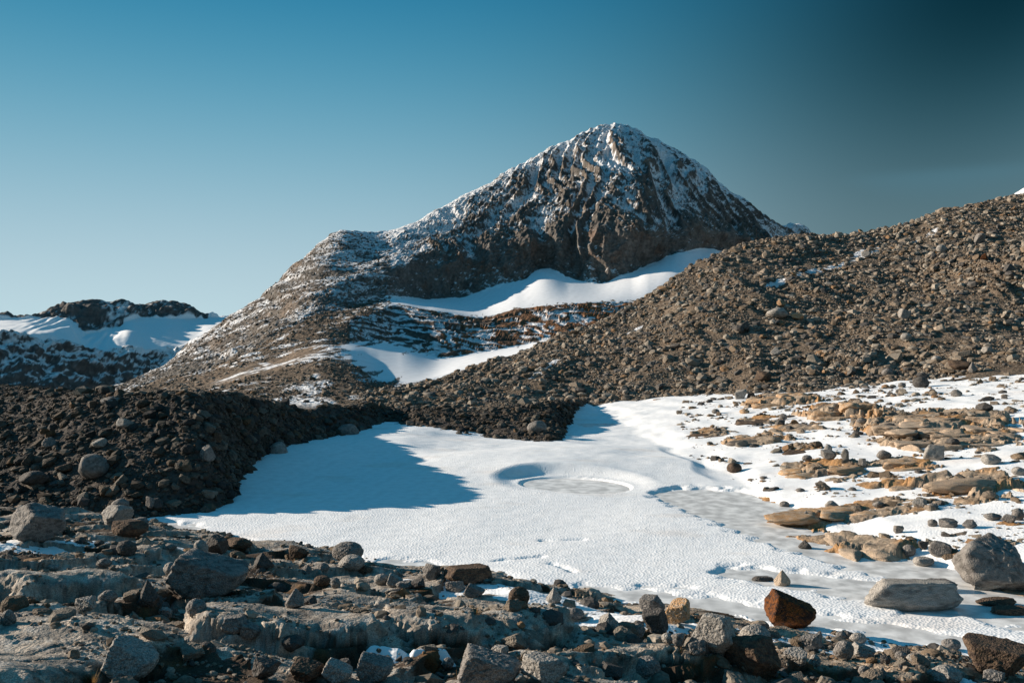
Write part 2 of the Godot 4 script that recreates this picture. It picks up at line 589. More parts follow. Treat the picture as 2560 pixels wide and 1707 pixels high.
func build_near() -> void:
	for a in [[590, 664, 2.6], [540, 652, 1.6], [40, 557, 3.0], [110, 556, 2.2], [112, 668, 1.1], [278, 608, 0.8], [470, 612, 1.0], [200, 668, 1.4], [660, 668, 1.6], [350, 662, 1.5], [440, 668, 1.5], [170, 598, 1.2]]:
		soils.append([hit_base(a[0], a[1]), a[2]])
	for a in [[225, 641, 300, 646, 0.85, 5.0], [285, 650, 395, 654, 0.9, 6.0], [375, 646, 485, 653, 1.05, 7.5], [310, 618, 420, 614, 0.55, 4.0], [470, 652, 592, 650, 1.15, 5.0], [-80, 712, 190, 672, 0.6, 8.0, 3.8], [-30, 603, 150, 601, 0.75, 3.5], [100, 567, 200, 562, 0.45, 3.0],
			[585, 662, 700, 668, 0.5, 4.0], [780, 672, 900, 676, 0.35, 4.0], [480, 592, 590, 596, 0.5, 4.0], [440, 588, 500, 588, 0.35, 2.5], [880, 690, 1030, 690, 0.45, 4.0], [560, 684, 640, 684, 0.4, 3.0], [60, 590, 135, 588, 0.4, 2.5]]:
		whale(a[0], a[1], a[2], a[3], a[4], a[5], a[6] if a.size() > 6 else 0.0)
	for a in [[440, 581, 520, 594, 1.3], [520, 597, 645, 624, 2.0], [-10, 546, 150, 548, 1.6], [700, 629, 742, 634, 0.9], [765, 642, 1030, 676, 2.0], [825, 634, 1030, 666, 2.2], [830, 664, 872, 673, 1.0], [880, 656, 945, 669, 1.1],
			[374, 653, 396, 655, 0.3], [415, 657, 424, 657, 0.2], [433, 656, 444, 656, 0.2], [900, 679, 962, 683, 0.7], [664, 629, 690, 629, 0.9], [700, 655, 760, 660, 0.6]]:
		blob(a[0], a[1], a[2], a[3], a[4], a[5] if a.size() > 5 else 0.28)
	for a in [[[705, 497, 10], [748, 508, 14], [786, 526, 14], [817, 543, 12], [863, 558, 12], [909, 570, 12], [970, 583, 14], [1040, 604, 18]],
			[[745, 574, 7], [790, 580, 10], [840, 584, 7], [905, 590, 5]],
			[[590, 590, 3.5], [640, 596, 6], [700, 604, 7], [760, 612, 5], [830, 621, 5], [880, 629, 6], [940, 639, 6], [1040, 657, 6]],
			[[385, 562, 3], [415, 565, 3.5], [440, 568, 2]], [[150, 524, 3], [172, 528, 4.5], [188, 531, 2]], [[920, 610, 6], [980, 606, 5], [1030, 612, 5]], [[806, 547, 5], [790, 545, 3]], [[850, 592, 8], [940, 599, 8], [1040, 624, 11]]]:
		var band := []
		for q in a:
			var d: float = EYE * F / (q[1] - HV)
			band.append(Vector3((q[0] - 512.0) / F * d, d, absf(EYE * F / (q[1] - q[2] - HV) - d) * 0.8))
		ice_bands.append(band)
	for a in [[495, 562, 541, 558], [545, 541, 583, 540], [640, 586, 690, 588], [554, 566, 573, 573]]:
		cracks.append([Vector2((a[0] - 512.0) / F, 1) * (EYE * F / (a[1] - HV)), Vector2((a[2] - 512.0) / F, 1) * (EYE * F / (a[3] - HV))])
	# bedrock underfoot
	var g := field(-110, 1134, 760, 11.0, 68.0, 570, ground_f)
	var P: PackedVector3Array = g.P
	var N := normals(P, g.cols, g.rows)
	for i in P.size():
		var p := P[i]
		var steep := 1.0 - N[i].y
		P[i] = p + N[i] * ((0.12 * na.get_noise_3dv(p * 45.0) + 0.12 * nc.get_noise_3dv(p * 55.0) + 0.20 * ne.get_noise_3dv(Vector3(p.x * 1.1, p.y * 2.2, p.z * 1.1) + Vector3.ONE * 0.35 * na.get_noise_3dv(p * 50.0)) + 0.08 * ne.get_noise_3dv(p * 3.7)) * (0.05 + sst(0.08, 0.4, steep)))
	N = normals(P, g.cols, g.rows)
	var C := PackedColorArray()
	C.resize(P.size())
	var keep := PackedByteArray()
	keep.resize(P.size())
	for i in P.size():
		var p := P[i]
		var e: float = g.X[i]
		var n := na.get_noise_2d(p.x * 20.0 + 500.0, p.z * 20.0)
		var k := nc.get_noise_2d(p.x * 90.0, p.z * 90.0)
		var t := 0.5 + 0.5 * n
		var rockc := Color(0.45, 0.385, 0.32).lerp(Color(0.60, 0.52, 0.43), t)
		rockc = rockc.lerp(Color(0.52, 0.50, 0.46), 0.8 * sst(0.05, 0.3, nc.get_noise_3dv(p * 70.0)))
		rockc = rockc.lerp(Color(0.10, 0.092, 0.086), sst(0.0, 0.35, nb.get_noise_3dv(p * Vector3(26, 40, 40)) * 0.5 + nc.get_noise_3dv(p * 110.0) * 0.7) * 0.55)
		var crack := sst(-0.9, -0.975, nj.get_noise_3dv(p * Vector3(0.8, 1.3, 0.9) + Vector3.ONE * 0.5 * na.get_noise_3dv(p * 40.0)))
		rockc = rockc.lerp(Color(0.06, 0.052, 0.045), 0.8 * crack)
		var right := sst(0.0, 12.0, p.x)
		rockc = rockc.lerp(rockc * Color(1.12, 0.98, 0.84), right)
		var soil := Color(0.075, 0.052, 0.036).lerp(Color(0.13, 0.075, 0.035), sst(0.1, 0.5, na.get_noise_2d(p.x * 30.0, p.z * 30.0 + 900.0)))
		var c := rockc.lerp(soil, sst(0.35, 0.75, e + 0.35 * k))
		var q := 1.0 + 0.3 * k
		C[i] = Color(c.r * q, c.g * q, c.b * q)
		keep[i] = 1 if shore_s(p.x, -p.z) > -4.0 else 0
	var o := put("bedrock_ground", sheet(P, N, C, g.cols, g.rows, keep), M.bedrock)
	tag(o, "ice-smoothed grey bedrock with brown soil in its hollows before the frozen lake", "bedrock", "", "structure")
	build_mounds()
	# bedrock of the far bank
	g = field(690, 1180, 420, 40.0, 176.0, 230, ground_r)
	P = g.P
	N = normals(P, g.cols, g.rows)
	C.resize(P.size())
	keep.resize(P.size())
	for i in P.size():
		var p := P[i]
		var t := 0.5 + 0.7 * na.get_noise_2d(p.x * 9.0, p.z * 9.0)
		var c := Color(0.46, 0.36, 0.265).lerp(Color(0.50, 0.28, 0.125), sst(0.4, 0.85, t))
		c = c.lerp(Color(0.20, 0.17, 0.145), 0.75 * sst(0.15, 0.5, nc.get_noise_2d(p.x * 18.0, p.z * 30.0)))
		var k := 1.0 + 0.5 * nc.get_noise_2d(p.x * 40.0, p.z * 60.0)
		C[i] = Color(c.r * k, c.g * k, c.b * k)
		keep[i] = 1 if p.x > shore_x(-p.z) - 4.0 and shore_s(p.x, -p.z) < -3.0 else 0
	o = put("bank_bedrock", sheet(P, N, C, g.cols, g.rows, keep), M.bank)
	tag(o, "tan and orange bedrock showing through the snow of the right bank", "bedrock", "", "structure")
	# snow over lake, bank and hollows
	g = field(-120, 1150, 720, 15.0, 190.0, 560, snow_h)
	P = g.P
	N = normals(P, g.cols, g.rows)
	C.resize(P.size())
	keep.resize(P.size())
	for i in P.size():
		var p := P[i]
		var k := sst(0.25, 0.6, na.get_noise_2d(p.x * 4.0 + 33.0, p.z * 9.0))
		C[i] = Color(0.87, 0.885, 0.90).lerp(Color(0.78, 0.73, 0.69), k * 0.5)
		keep[i] = 1 if p.y > -0.35 and not (-p.z > 118.0 + 5.0 * maxf(p.x - 4.0, 0.0)) else 0
	o = put("lake_snow", sheet(P, N, C, g.cols, g.rows, keep), M.snow)
	tag(o, "dimpled white snow lying over the frozen lake and its banks", "snow", "", "structure")
	var pm := PlaneMesh.new()
	pm.size = Vector2(150, 112)
	o = put("lake_ice", pm, M.ice)
	o.position = Vector3(10, 0, -74)
	tag(o, "smooth grey ice of the frozen lake along its shores", "ice", "", "structure")
	pm = PlaneMesh.new()
	pm.size = Vector2(16000, 16000)
	o = put("valley_floor", pm, M.floor)
	o.position = Vector3(0, -420, -3000)
	tag(o, "dark valley floor far below the ridge", "ground", "", "structure")

# ------------------------------------------------------------------ moraines, mountain, glacier
var grid_left := {}
var grid_right := {}
var grid_peak := {}

func rowv(a: Array) -> Array:
	var out := []
	for i in range(0, a.size(), 3): out.append(Vector3(a[i], a[i + 1], a[i + 2]))
	return out

func build_left_moraine() -> void:
	var toe := rowv([-150, 516, 61, 0, 509, 61.5, 87, 513, 61, 148, 520, 59.5, 218, 509, 63.4, 235, 496, 68.7, 240, 488, 72.5, 270, 470, 82.6, 313, 455, 93.5, 348, 448, 99.6, 374, 439, 109, 392, 434, 114, 435, 441, 106, 479, 440, 107, 522, 445, 102.5, 560, 440, 107, 571, 420, 136, 585, 408, 160, 640, 405, 170])
	var crest := rowv([-150, 385, 92, 0, 388, 85, 87, 390, 77, 150, 392, 74, 197, 394, 72.5, 244, 401, 83, 305, 407, 102, 340, 407, 112, 370, 405, 122, 392, 407, 127, 435, 409, 124, 500, 408, 122, 540, 404, 128, 566, 401, 140, 590, 401, 165, 640, 401, 178])
	var low := []
	var mid := []
	var u := -150.0
	while u <= 640.0:
		var a := curve(toe, u)
		var b := curve(crest, u)
		low.append(Vector3(u, a.x + 12.0, a.y - 2.5))
		mid.append(Vector3(u, lerpf(a.x, b.x, 0.56), lerpf(a.y, b.y, 0.46)))
		u += 15.0
	var g := loft([low, toe, mid, crest], -150, 640, 560, [6, 50, 60, 10, 16], [[6.0, 1.2], [30.0, 5.0]])
	var P: PackedVector3Array = g.P
	var N := normals(P, g.cols, g.rows)
	for i in P.size():
		var p := P[i]
		var w := p + N[i] * (0.7 * na.get_noise_3dv(p * 4.0) + 0.28 * nc.get_noise_3dv(p * 14.0))
		P[i] = w
	N = normals(P, g.cols, g.rows)
	var C := PackedColorArray()
	C.resize(P.size())
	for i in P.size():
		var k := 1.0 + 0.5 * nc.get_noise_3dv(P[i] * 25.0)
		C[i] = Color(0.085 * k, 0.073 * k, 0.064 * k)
	g.P = P
	g.N = N
	grid_left = g
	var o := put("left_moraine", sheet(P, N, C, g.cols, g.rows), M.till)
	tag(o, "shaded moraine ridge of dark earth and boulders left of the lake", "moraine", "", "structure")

func build_right_moraine() -> void:
	var crest := rowv([360, 396, 172, 400, 392, 178, 435, 384, 186, 531, 348, 206, 570, 333, 216, 610, 318, 226, 644, 300, 233, 705, 262, 246, 740, 245, 253, 784, 236, 260, 827, 236, 265, 871, 232, 270, 914, 223, 275, 958, 210, 280, 1001, 199, 286, 1024, 193, 290, 1160, 150, 310])
	var toe := rowv([360, 404, 160, 435, 409, 158, 531, 411, 156, 588, 408, 158, 631, 405, 156, 697, 401, 156, 762, 394, 152, 820, 386, 150, 871, 380, 149, 1024, 365, 148, 1160, 352, 148])
	var low := []
	var q1 := []
	var q2 := []
	var u := 360.0
	while u <= 1160.0:
		var a := curve(toe, u)
		var b := curve(crest, u)
		low.append(Vector3(u, a.x + 9.0, a.y - 9.0))
		q1.append(Vector3(u, lerpf(a.x, b.x, 0.38), lerpf(a.y, b.y, 0.30)))
		q2.append(Vector3(u, lerpf(a.x, b.x, 0.74), lerpf(a.y, b.y, 0.64)))
		u += 20.0
	var g := loft([low, toe, q1, q2, crest], 360, 1160, 640, [8, 70, 70, 60, 8, 10], [[14.0, 2.0], [70.0, 16.0]])
	var P: PackedVector3Array = g.P
	var N := normals(P, g.cols, g.rows)
	for i in P.size():
		var p := P[i]
		var t: float = g.T[i / int(g.cols)]
		var gul := 2.6 * sst(-0.15, 0.25, na.get_noise_3dv(p * 0.5)) * nb.get_noise_2d(p.x * 2.6 + p.y * 0.9 + 30.0 * ns.get_noise_3dv(p * 0.9), p.y * 0.9) * sst(1.0, 1.7, t) * (1.0 - sst(2.6, 3.4, t)) * sst(25.0, 75.0, p.x)
		var w := p + N[i] * (2.2 * na.get_noise_3dv(p * 1.3) + 1.9 * gul + 0.5 * nc.get_noise_3dv(p * 7.0))
		P[i] = w
	N = normals(P, g.cols, g.rows)
	g.P = P
	var streaks := []
	for a in [[798, 272, 868, 254, 1.5], [850, 258, 905, 243, 2.0], [900, 245, 936, 228, 1.2], [760, 288, 800, 275, 0.9], [530, 378, 560, 358, 1.1], [612, 340, 655, 318, 0.7]]:
		streaks.append([P[on_grid(g, a[0], a[1])], P[on_grid(g, a[2], a[3])], a[4]])
	var C := PackedColorArray()
	C.resize(P.size())
	for i in P.size():
		var p := P[i]
		var k := 1.0 + 0.5 * nc.get_noise_3dv(p * 14.0)
		var c := Color(0.165, 0.128, 0.095).lerp(Color(0.225, 0.175, 0.13), sst(0.0, 0.4, na.get_noise_3dv(p * 1.5)))
		C[i] = Color(c.r * k, c.g * k, c.b * k)
		# a streak of old snow in the fold of the upper slope
		for w in streaks:
			var s0: Vector3 = w[0]
			var s1: Vector3 = w[1]
			var along := clampf((p - s0).dot(s1 - s0) / (s1 - s0).length_squared(), 0.0, 1.0)
			var off := (p - s0 - (s1 - s0) * along).length() + 1.6 * na.get_noise_3dv(p * 4.0) + 1.0 * nc.get_noise_3dv(p * 25.0)
			if off < w[2] * (0.35 + 0.65 * sin(along * PI)): C[i] = Color(0.82, 0.83, 0.85)
	g.P = P
	g.N = N
	g.C = C
	grid_right = g
	var o := put("right_moraine", sheet(P, N, C, g.cols, g.rows), M.till)
	tag(o, "sunlit brown moraine slope of rubble rising to the right above the lake", "moraine", "", "structure")

func rough_(p: Vector3) -> float: return nc.get_noise_3dv(p * 1.3)

# stepped strata: 0 just above a ledge's lip, 1 at the next
func ledge(p: Vector3) -> float:
	return fposmod(p.y * 0.15 + 0.012 * p.x + 2.6 * na.get_noise_2d(p.x * 0.45, p.z * 0.45) + 0.5 * nc.get_noise_3dv(p * 2.0), 1.0)

func build_peak() -> void:
	var r8 := rowv([60, 404, 880, 100, 394, 900, 150, 375, 950, 196, 341, 980, 240, 312, 1000, 262, 297, 1020, 290, 269, 1060, 320, 245, 1120, 333, 235, 1150, 345, 230.5, 1170, 358, 231, 1185, 372, 233.5, 1200, 385, 233, 1220, 410, 225, 1250, 440, 208, 1290, 480, 188, 1340, 520, 166, 1380, 555, 147, 1420, 590, 131, 1450, 605, 126.5, 1460, 614, 125, 1465, 628, 127.5, 1470, 650, 137, 1480, 680, 153, 1490, 706, 169, 1500, 722, 186, 1510, 745, 200, 1520, 762, 213, 1530, 780, 224, 1540, 790, 225.5, 1550, 802, 226, 1560, 814, 235, 1560, 850, 262, 1560, 900, 290, 1560])
	var r7 := rowv([60, 405, 780, 100, 396, 800, 200, 352, 850, 262, 318, 880, 320, 268, 980, 385, 252, 1090, 440, 233, 1190, 500, 212, 1250, 555, 190, 1270, 600, 176, 1250, 635, 178, 1240, 680, 195, 1340, 740, 222, 1460, 800, 248, 1500, 900, 300, 1500])
	var r6 := rowv([60, 406, 690, 100, 398, 700, 200, 362, 740, 262, 332, 770, 320, 290, 860, 385, 268, 985, 440, 258, 1090, 500, 247, 1140, 555, 238, 1150, 614, 231, 1130, 650, 232, 1130, 680, 230, 1230, 740, 236, 1380, 800, 262, 1400, 900, 310, 1400])
	var r5 := rowv([60, 407, 600, 100, 400, 620, 200, 370, 640, 262, 343, 670, 320, 314, 770, 385, 296, 930, 420, 297, 1030, 450, 297, 1060, 480, 291, 1080, 520, 279, 1105, 545, 268, 1150, 570, 277, 1110, 600, 281, 1090, 630, 273, 1120, 650, 263, 1150, 680, 251, 1200, 710, 248, 1320, 740, 256, 1370, 800, 280, 1375, 900, 320, 1375])
	var r4 := rowv([60, 408, 540, 100, 401, 560, 200, 377, 580, 262, 353, 600, 320, 331, 660, 370, 311, 770, 400, 305, 850, 430, 310, 850, 480, 317, 860, 520, 309, 880, 560, 304.5, 890, 600, 302, 910, 640, 301, 930, 700, 290, 1020, 800, 300, 1060, 900, 330, 1060])
	var r3 := rowv([60, 409, 480, 100, 402, 490, 200, 383, 510, 262, 363, 530, 320, 346, 560, 340, 343, 600, 370, 341, 680, 400, 344, 710, 440, 357, 680, 480, 352, 720, 520, 345, 760, 560, 336, 790, 640, 326, 830, 700, 318, 880, 900, 342, 900])
	var r2 := rowv([60, 410, 420, 100, 404, 425, 200, 389, 425, 262, 374, 430, 320, 357, 450, 350, 363, 445, 380, 380, 425, 420, 382, 430, 460, 371, 490, 500, 361, 560, 560, 347, 640, 640, 337, 720, 900, 352, 800])
	var r1 := rowv([60, 414, 340, 100, 409, 350, 200, 401, 350, 262, 400, 350, 320, 402, 340, 400, 405, 330, 500, 398, 360, 600, 372, 420, 900, 380, 500])
	var r0 := rowv([60, 436, 240, 300, 434, 240, 500, 430, 260, 600, 412, 330, 900, 410, 400])
	var cols := 880
	var g := loft([r0, r1, r2, r3, r4, r5, r6, r7, r8], 60, 880, cols, [4, 42, 36, 52, 44, 60, 70, 72, 10, 10], [[60.0, 14.0], [500.0, 260.0]], 0.3)
	var P: PackedVector3Array = g.P
	var N0 := normals(P, cols, g.rows)
	var G := PackedFloat32Array()
	G.resize(P.size())
	var xp := at(614, 125, 1600).x
	for r in int(g.rows):
		var t: float = g.T[r]
		for c in cols:
			var i := r * cols + c
			var p := P[i]
			var u := lerpf(60.0, 880.0, c / float(cols - 1))
			var left := 1.0 - sst(350.0, 460.0, u)
			var fan := (p.x - xp) / (600.0 - p.y)
			var warp := ns.get_noise_3dv(p * 0.35) * 0.07 + ns.get_noise_3dv(p * 1.3) * 0.012
			var rib := 0.5 - 1.7 * absf(ns.get_noise_2d((fan + warp) * 430.0, p.y * 0.10)) + 0.06 * rough_(p)
			var rib2 := nb.get_noise_2d((fan + warp) * 620.0, p.z * 0.4)
			var rough := nc.get_noise_3dv(Vector3(p.x, p.y * 1.6, p.z) * 0.55)
			var flat := nc.get_noise_2d(p.x * 4.5, p.z * 4.5)
			var crisp := 0.5 * nc.get_noise_3dv(Vector3(p.x + 0.4 * p.y, p.y * 2.2 - 0.5 * p.x, p.z) * 6.0 + Vector3(31, 7, 5))
			var strata := na.get_noise_3dv(Vector3(p.x * 0.25 + p.y * 0.12, p.y * 2.2 + p.x * 0.35, p.z * 0.25))
			var face := sst(4.9, 5.3, t)
			var upper := sst(5.7, 6.4, t) * (1.0 - 0.7 * sst(7.5, 8.0, t))
			var cliff := face * (1.0 - sst(5.8, 6.3, t))
			var flute := nc.get_noise_2d(p.x * 3.0, p.y * 0.8)
			var edge := 0.14 * na.get_noise_2d(p.x * 2.0, p.y * 2.0)
			var field_ := sst(3.95, 4.05, t + edge * 0.5) * (1.0 - sst(4.85, 4.95, t)) * sst(378.0, 400.0, u + 120.0 * edge)
			var low := sst(1.95, 2.05, t + edge) * (1.0 - sst(2.95, 3.05, t + edge)) * sst(330.0, 352.0, u + 120.0 * edge) * (1.0 - sst(520.0, 560.0, u))
			var calm := 1.0 - 0.97 * maxf(field_, low)
			var terr := sst(2.9, 3.1, t) * (1.0 - sst(3.9, 4.1, t)) * (1.0 - left)
			var h := (1.0 - left) * (upper * (13.0 * rib + 7.0 * rib2 + 5.0 * flat + 3.0 * nc.get_noise_2d(p.x * 14.0, p.z * 14.0)) + cliff * (6.0 * flute + 10.0 * rib)) + left * (3.0 * rough + 3.0 * strata * face)
			h += (5.0 * rough + 4.6 * crisp) * face * (1.0 - 0.5 * upper) * (1.0 - 0.3 * left) + 5.0 * strata * (0.35 + terr) + (3.5 * rough + 2.6 * crisp) * (1.0 - face)
			G[i] = (0.75 * rib + 0.55 * rib2 + 0.2 * flat) * (1.0 - left) * upper
			if terr > 0.0: h += 3.2 * terr * (1.0 - ledge(p))
			P[i] = p + (N0[i] * 0.8 + Vector3(0, 0.2, 0.2)).lerp(Vector3(-0.15, 0.75, 0.25), 0.8 * upper * (1.0 - left)) * h * calm * (0.25 + 0.75 * sst(2.0, 5.0, t)) * (1.0 - 0.25 * sst(7.4, 8.0, t))
	var N := normals(P, cols, g.rows)
	var C := PackedColorArray()
	C.resize(P.size())
	var Z := PackedByteArray()
	Z.resize(P.size())
	for r in int(g.rows):
		var t: float = g.T[r]
		for c in cols:
			var i := r * cols + c
			var p := P[i]
			var n := N[i]
			var u := lerpf(60.0, 880.0, c / float(cols - 1))
			var left := 1.0 - sst(350.0, 460.0, u)
			var edge := 0.2 * na.get_noise_2d(p.x * 2.0, p.y * 2.0) + 0.42 * nc.get_noise_2d(p.x * 6.0, p.y * 10.0)
			var fine := nc.get_noise_3dv(p * 3.2)
			var big := na.get_noise_3dv(p * 0.7)
			var streak := na.get_noise_3dv(Vector3(p.x * 0.9 + p.y * 0.3, p.y * 5.0 - p.x * 1.2, p.z * 0.6))
			var k := 1.0 + 0.55 * fine
			var stone := Color(0.135, 0.122, 0.11).lerp(Color(0.19, 0.152, 0.122), sst(-0.1, 0.4, big))
			var s := 0.0
			var zone := 0
			if t >= 5.0:
				var cliff := 1.0 - sst(5.7, 6.5, t)
				var bed := fposmod(p.y * 0.055 + 0.02 * p.x + 1.1 * na.get_noise_2d(p.x * 0.7, p.y * 0.7) + 0.5 * nc.get_noise_3dv(p * 2.0), 1.0)
				s = 0.17 + 0.8 * (n.y - 0.62) - 1.25 * G[i] + 0.75 * (bed - 0.5) + 0.5 * big + 0.4 * fine + 0.7 * nc.get_noise_3dv(p * 10.0) + 0.5 * (sst(6.0, 8.0, t) - 0.45)
				s += 0.15 * sst(6.0, 6.5, t) + (1.1 * nc.get_noise_3dv(p * 14.0) - 0.22) * sst(6.6, 7.5, t) * (1.0 - sst(560.0, 690.0, u)) - 0.25 * sst(640.0, 760.0, u)
				s -= cliff * 0.36 * (1.0 - left)
				stone = stone.lerp(Color(0.19, 0.175, 0.16), 0.6 * cliff)
				s = lerpf(s, 0.8 * streak + 0.4 * fine + 0.7 * nc.get_noise_3dv(p * 12.0) + 0.9 * (n.y - 0.8) + 0.28 * sst(6.3, 8.0, t) - 0.22 + 0.28 * sst(270.0, 380.0, u), left)
				if cliff > 0.5 and left < 0.5: stone = stone.lerp(Color(0.17, 0.095, 0.06), 0.5 * sst(0.05, 0.35, na.get_noise_3dv(p * 1.1 + Vector3(9, 90, 2))))
				zone = 1 if t > 6.0 or left > 0.5 else 2
			else:
				s = 0.8 * streak + 0.7 * fine + 0.7 * (n.y - 0.85) - 0.22
				if t + edge * 0.5 > 4.0 and t < 5.0: s += 2.0 * sst(378.0, 400.0, u + 120.0 * edge)
				if t + edge > 2.0 and t + edge < 3.0: s += 2.0 * sst(330.0, 352.0, u + 120.0 * edge) * (1.0 - sst(520.0, 560.0, u))
				zone = 3
				if t > 4.0 and t < 5.0 and u > 385.0: zone = 4
				elif t > 3.0 and t <= 4.0 and u > 350.0:
					zone = 5
					s = 1.6 * (ledge(p) - 0.72) + 0.7 * fine + 0.9 * big + 0.5 * (n.y - 0.8) + 0.25 * sst(470.0, 380.0, u)
					stone = Color(0.115, 0.088, 0.07).lerp(Color(0.30, 0.135, 0.055), sst(430.0, 500.0, u + 140.0 * big) * (0.55 + 0.6 * streak))
				elif t > 2.0 and t <= 3.0 and u > 340.0 and u < 540.0: zone = 6
				else:
					stone = Color(0.15, 0.115, 0.085).lerp(Color(0.22, 0.165, 0.12), sst(-0.1, 0.4, big + 0.4 * streak))
			var f := sst(0.0, 0.22, s)
			if t < 1.0: f = 0.0
			C[i] = Color(stone.r * k, stone.g * k, stone.b * k).lerp(Color(0.82, 0.84, 0.87), f)
			Z[i] = zone
	g.P = P
	g.N = N
	grid_peak = g
	var root := Node3D.new()
	root.name = "mountain"
	add_child(root)
	tag(root, "dark pyramid-shaped rock mountain dusted with new snow behind the moraines", "mountain", "", "structure")
	var names := {1: "rock_face", 2: "cliff_band", 3: "scree_slope", 4: "snowfield", 5: "rock_terrace", 6: "snow_patch"}
	for z in names:
		put(names[z], sheet(P, N, C, cols, g.rows, Z, z), M.neve if z in [4, 6] else M.crag, root)

func build_far() -> void:
	# glacier and its dark rock cap
	var g0 := rowv([-120, 425, 2200, 0, 415, 2400, 120, 412, 2700, 280, 410, 3000])
	var g1 := rowv([-120, 342, 2600, 0, 337, 2700, 40, 336, 2760, 65, 342, 2800, 90, 353, 2860, 120, 348, 2950, 150, 350, 3050, 185, 347, 3150, 215, 332, 3300, 280, 326, 3400])
	var g2 := rowv([-120, 321, 3000, 0, 319, 3100, 40, 317.5, 3200, 70, 316.5, 3250, 77, 326, 3200, 82, 332, 3180, 100, 330, 3250, 118, 326, 3330, 128, 320, 3390, 140, 317.5, 3450, 165, 317, 3500, 190, 318, 3600, 204, 317.5, 3680, 215, 317, 3750, 240, 318, 3850, 280, 317, 3950])
	var g3 := rowv([-120, 320, 3200, 0, 317.5, 3250, 40, 315, 3300, 60, 308, 3400, 85, 301.5, 3450, 110, 301, 3500, 140, 303.5, 3600, 165, 302, 3700, 185, 305, 3750, 197, 310, 3780, 206, 316, 3800, 215, 316, 3850, 240, 317, 3950, 280, 316, 4050])
	var cols := 360
	var g := loft([g0, g1, g2, g3], -120, 280, cols, [66, 46, 34, 6], [[400.0, 120.0]], 0.3)
	var P: PackedVector3Array = g.P
	var N0 := normals(P, cols, g.rows)
	for r in int(g.rows):
		var t: float = g.T[r]
		for c in cols:
			var i := r * cols + c
			var p := P[i]
			var icy := sst(0.95, 1.1, t) * (1.0 - sst(1.95, 2.05, t))
			var h := 40.0 * na.get_noise_3dv(p * 0.25) + 22.0 * nb.get_noise_3dv(p * 0.3) + 26.0 * nc.get_noise_3dv(p * 0.75)
			h = lerpf(h * (1.0 - 0.6 * sst(2.2, 3.0, t)), 5.0 * na.get_noise_3dv(p * 0.3) + 7.0 * ns.get_noise_2d(p.x * 1.6 + p.y * 3.0, p.z * 0.2) * sst(60.0, 20.0, absf(float(c) * 400.0 / cols - 190.0)), icy)
			P[i] = p + N0[i] * h
	var N := normals(P, cols, g.rows)
	var C := PackedColorArray()
	C.resize(P.size())
	var Z := PackedByteArray()
	Z.resize(P.size())
	for r in int(g.rows):
		var t: float = g.T[r]
		for c in cols:
			var i := r * cols + c
			var p := P[i]
			var u := lerpf(-120.0, 280.0, c / float(cols - 1))
			var wob := 0.2 * na.get_noise_3dv(p * 0.35)
			var fine := nc.get_noise_3dv(p * 1.6)
			var s := 1.0
			Z[i] = 1
			if t + wob < 1.0:
				s = 0.5 * nb.get_noise_3dv(p * 0.9) + 0.9 * fine + 1.2 * (N[i].y - 0.85) + 0.55 * sst(0.35, 1.0, t) - 0.14
				Z[i] = 0
			elif t > 2.0 and u < 208.0:
				s = 0.7 * fine + 0.5 * na.get_noise_3dv(p * 0.3) - 0.28 + 0.35 * sst(0.6, 0.9, 1.0 - absf(u - 115.0) / 60.0)
				Z[i] = 2
			var k := 1.0 + 0.4 * fine
			C[i] = Color(0.15 * k, 0.14 * k, 0.132 * k).lerp(Color(0.84, 0.86, 0.88), sst(0.0, 0.2, s))
	var root := Node3D.new()
	root.name = "glacier"
	add_child(root)
	tag(root, "distant shaded glacier under a flat dark rock cap at far left", "glacier", "", "structure")
	put("rocky_foot", sheet(P, N, C, cols, g.rows, Z, 0), M.far, root)
	put("glacier_snow", sheet(P, N, C, cols, g.rows, Z, 1), M.neve, root)
	put("rock_cap", sheet(P, N, C, cols, g.rows, Z, 2), M.far, root)
	# small peak over the saddle, and the white slope past the moraine on the right
	for a in [["distant_peak", [[215, 330, 6600, 240, 330, 6600, 300, 330, 6600], [215, 319, 7000, 230, 315, 7000, 241, 307, 7000, 250, 303.5, 7000, 262, 302, 7000, 300, 298, 7000]], 215.0, 300.0, 0.1, "small grey peak far behind the glacier saddle", 60.0],
			["snow_slope", [[985, 240, 760, 1024, 230, 760, 1160, 220, 760], [985, 216, 900, 1001, 204, 900, 1012, 197, 900, 1024, 190, 900, 1160, 110, 900]], 985.0, 1160.0, 0.9, "white snow slope showing past the top of the right moraine", 12.0]]:
		var b := loft([rowv(a[1][0]), rowv(a[1][1])], a[2], a[3], 90, [30, 6], [[300.0, 100.0]], 0.3)
		var Q: PackedVector3Array = b.P
		var D := PackedColorArray()
		D.resize(Q.size())
		for i in Q.size(): Q[i] += Vector3(0, 1, 0) * float(a[6]) * nc.get_noise_3dv(Q[i] * (40.0 / a[6]) * 0.2)
		for i in Q.size(): D[i] = Color(0.13, 0.11, 0.10).lerp(Color(0.84, 0.85, 0.87), sst(0.0, 0.2, nc.get_noise_3dv(Q[i] * 0.6) + float(a[4]) - 0.2))
		var o := put(a[0], sheet(Q, normals(Q, 90, b.rows), D, 90, b.rows), M.far)
		tag(o, a[5], "mountain" if a[0] == "distant_peak" else "slope", "", "structure")

# ------------------------------------------------------------------ placing stones
func on_grid(g: Dictionary, u: float, v: float) -> int:
	var cols: int = g.cols
	var c0 := int((u - g.u0) / (g.u1 - g.u0) * (cols - 1))
	var best := -1
	var score := 1e9
	for r in int(g.rows):
		for c in range(maxi(c0 - 4, 0), mini(c0 + 5, cols)):
			var p: Vector3 = g.P[r * cols + c]
			var e := (to_px(p) - Vector2(u, v)).length() + (-p.z) * 0.004
			if e < score:
				score = e
				best = r * cols + c
	return best

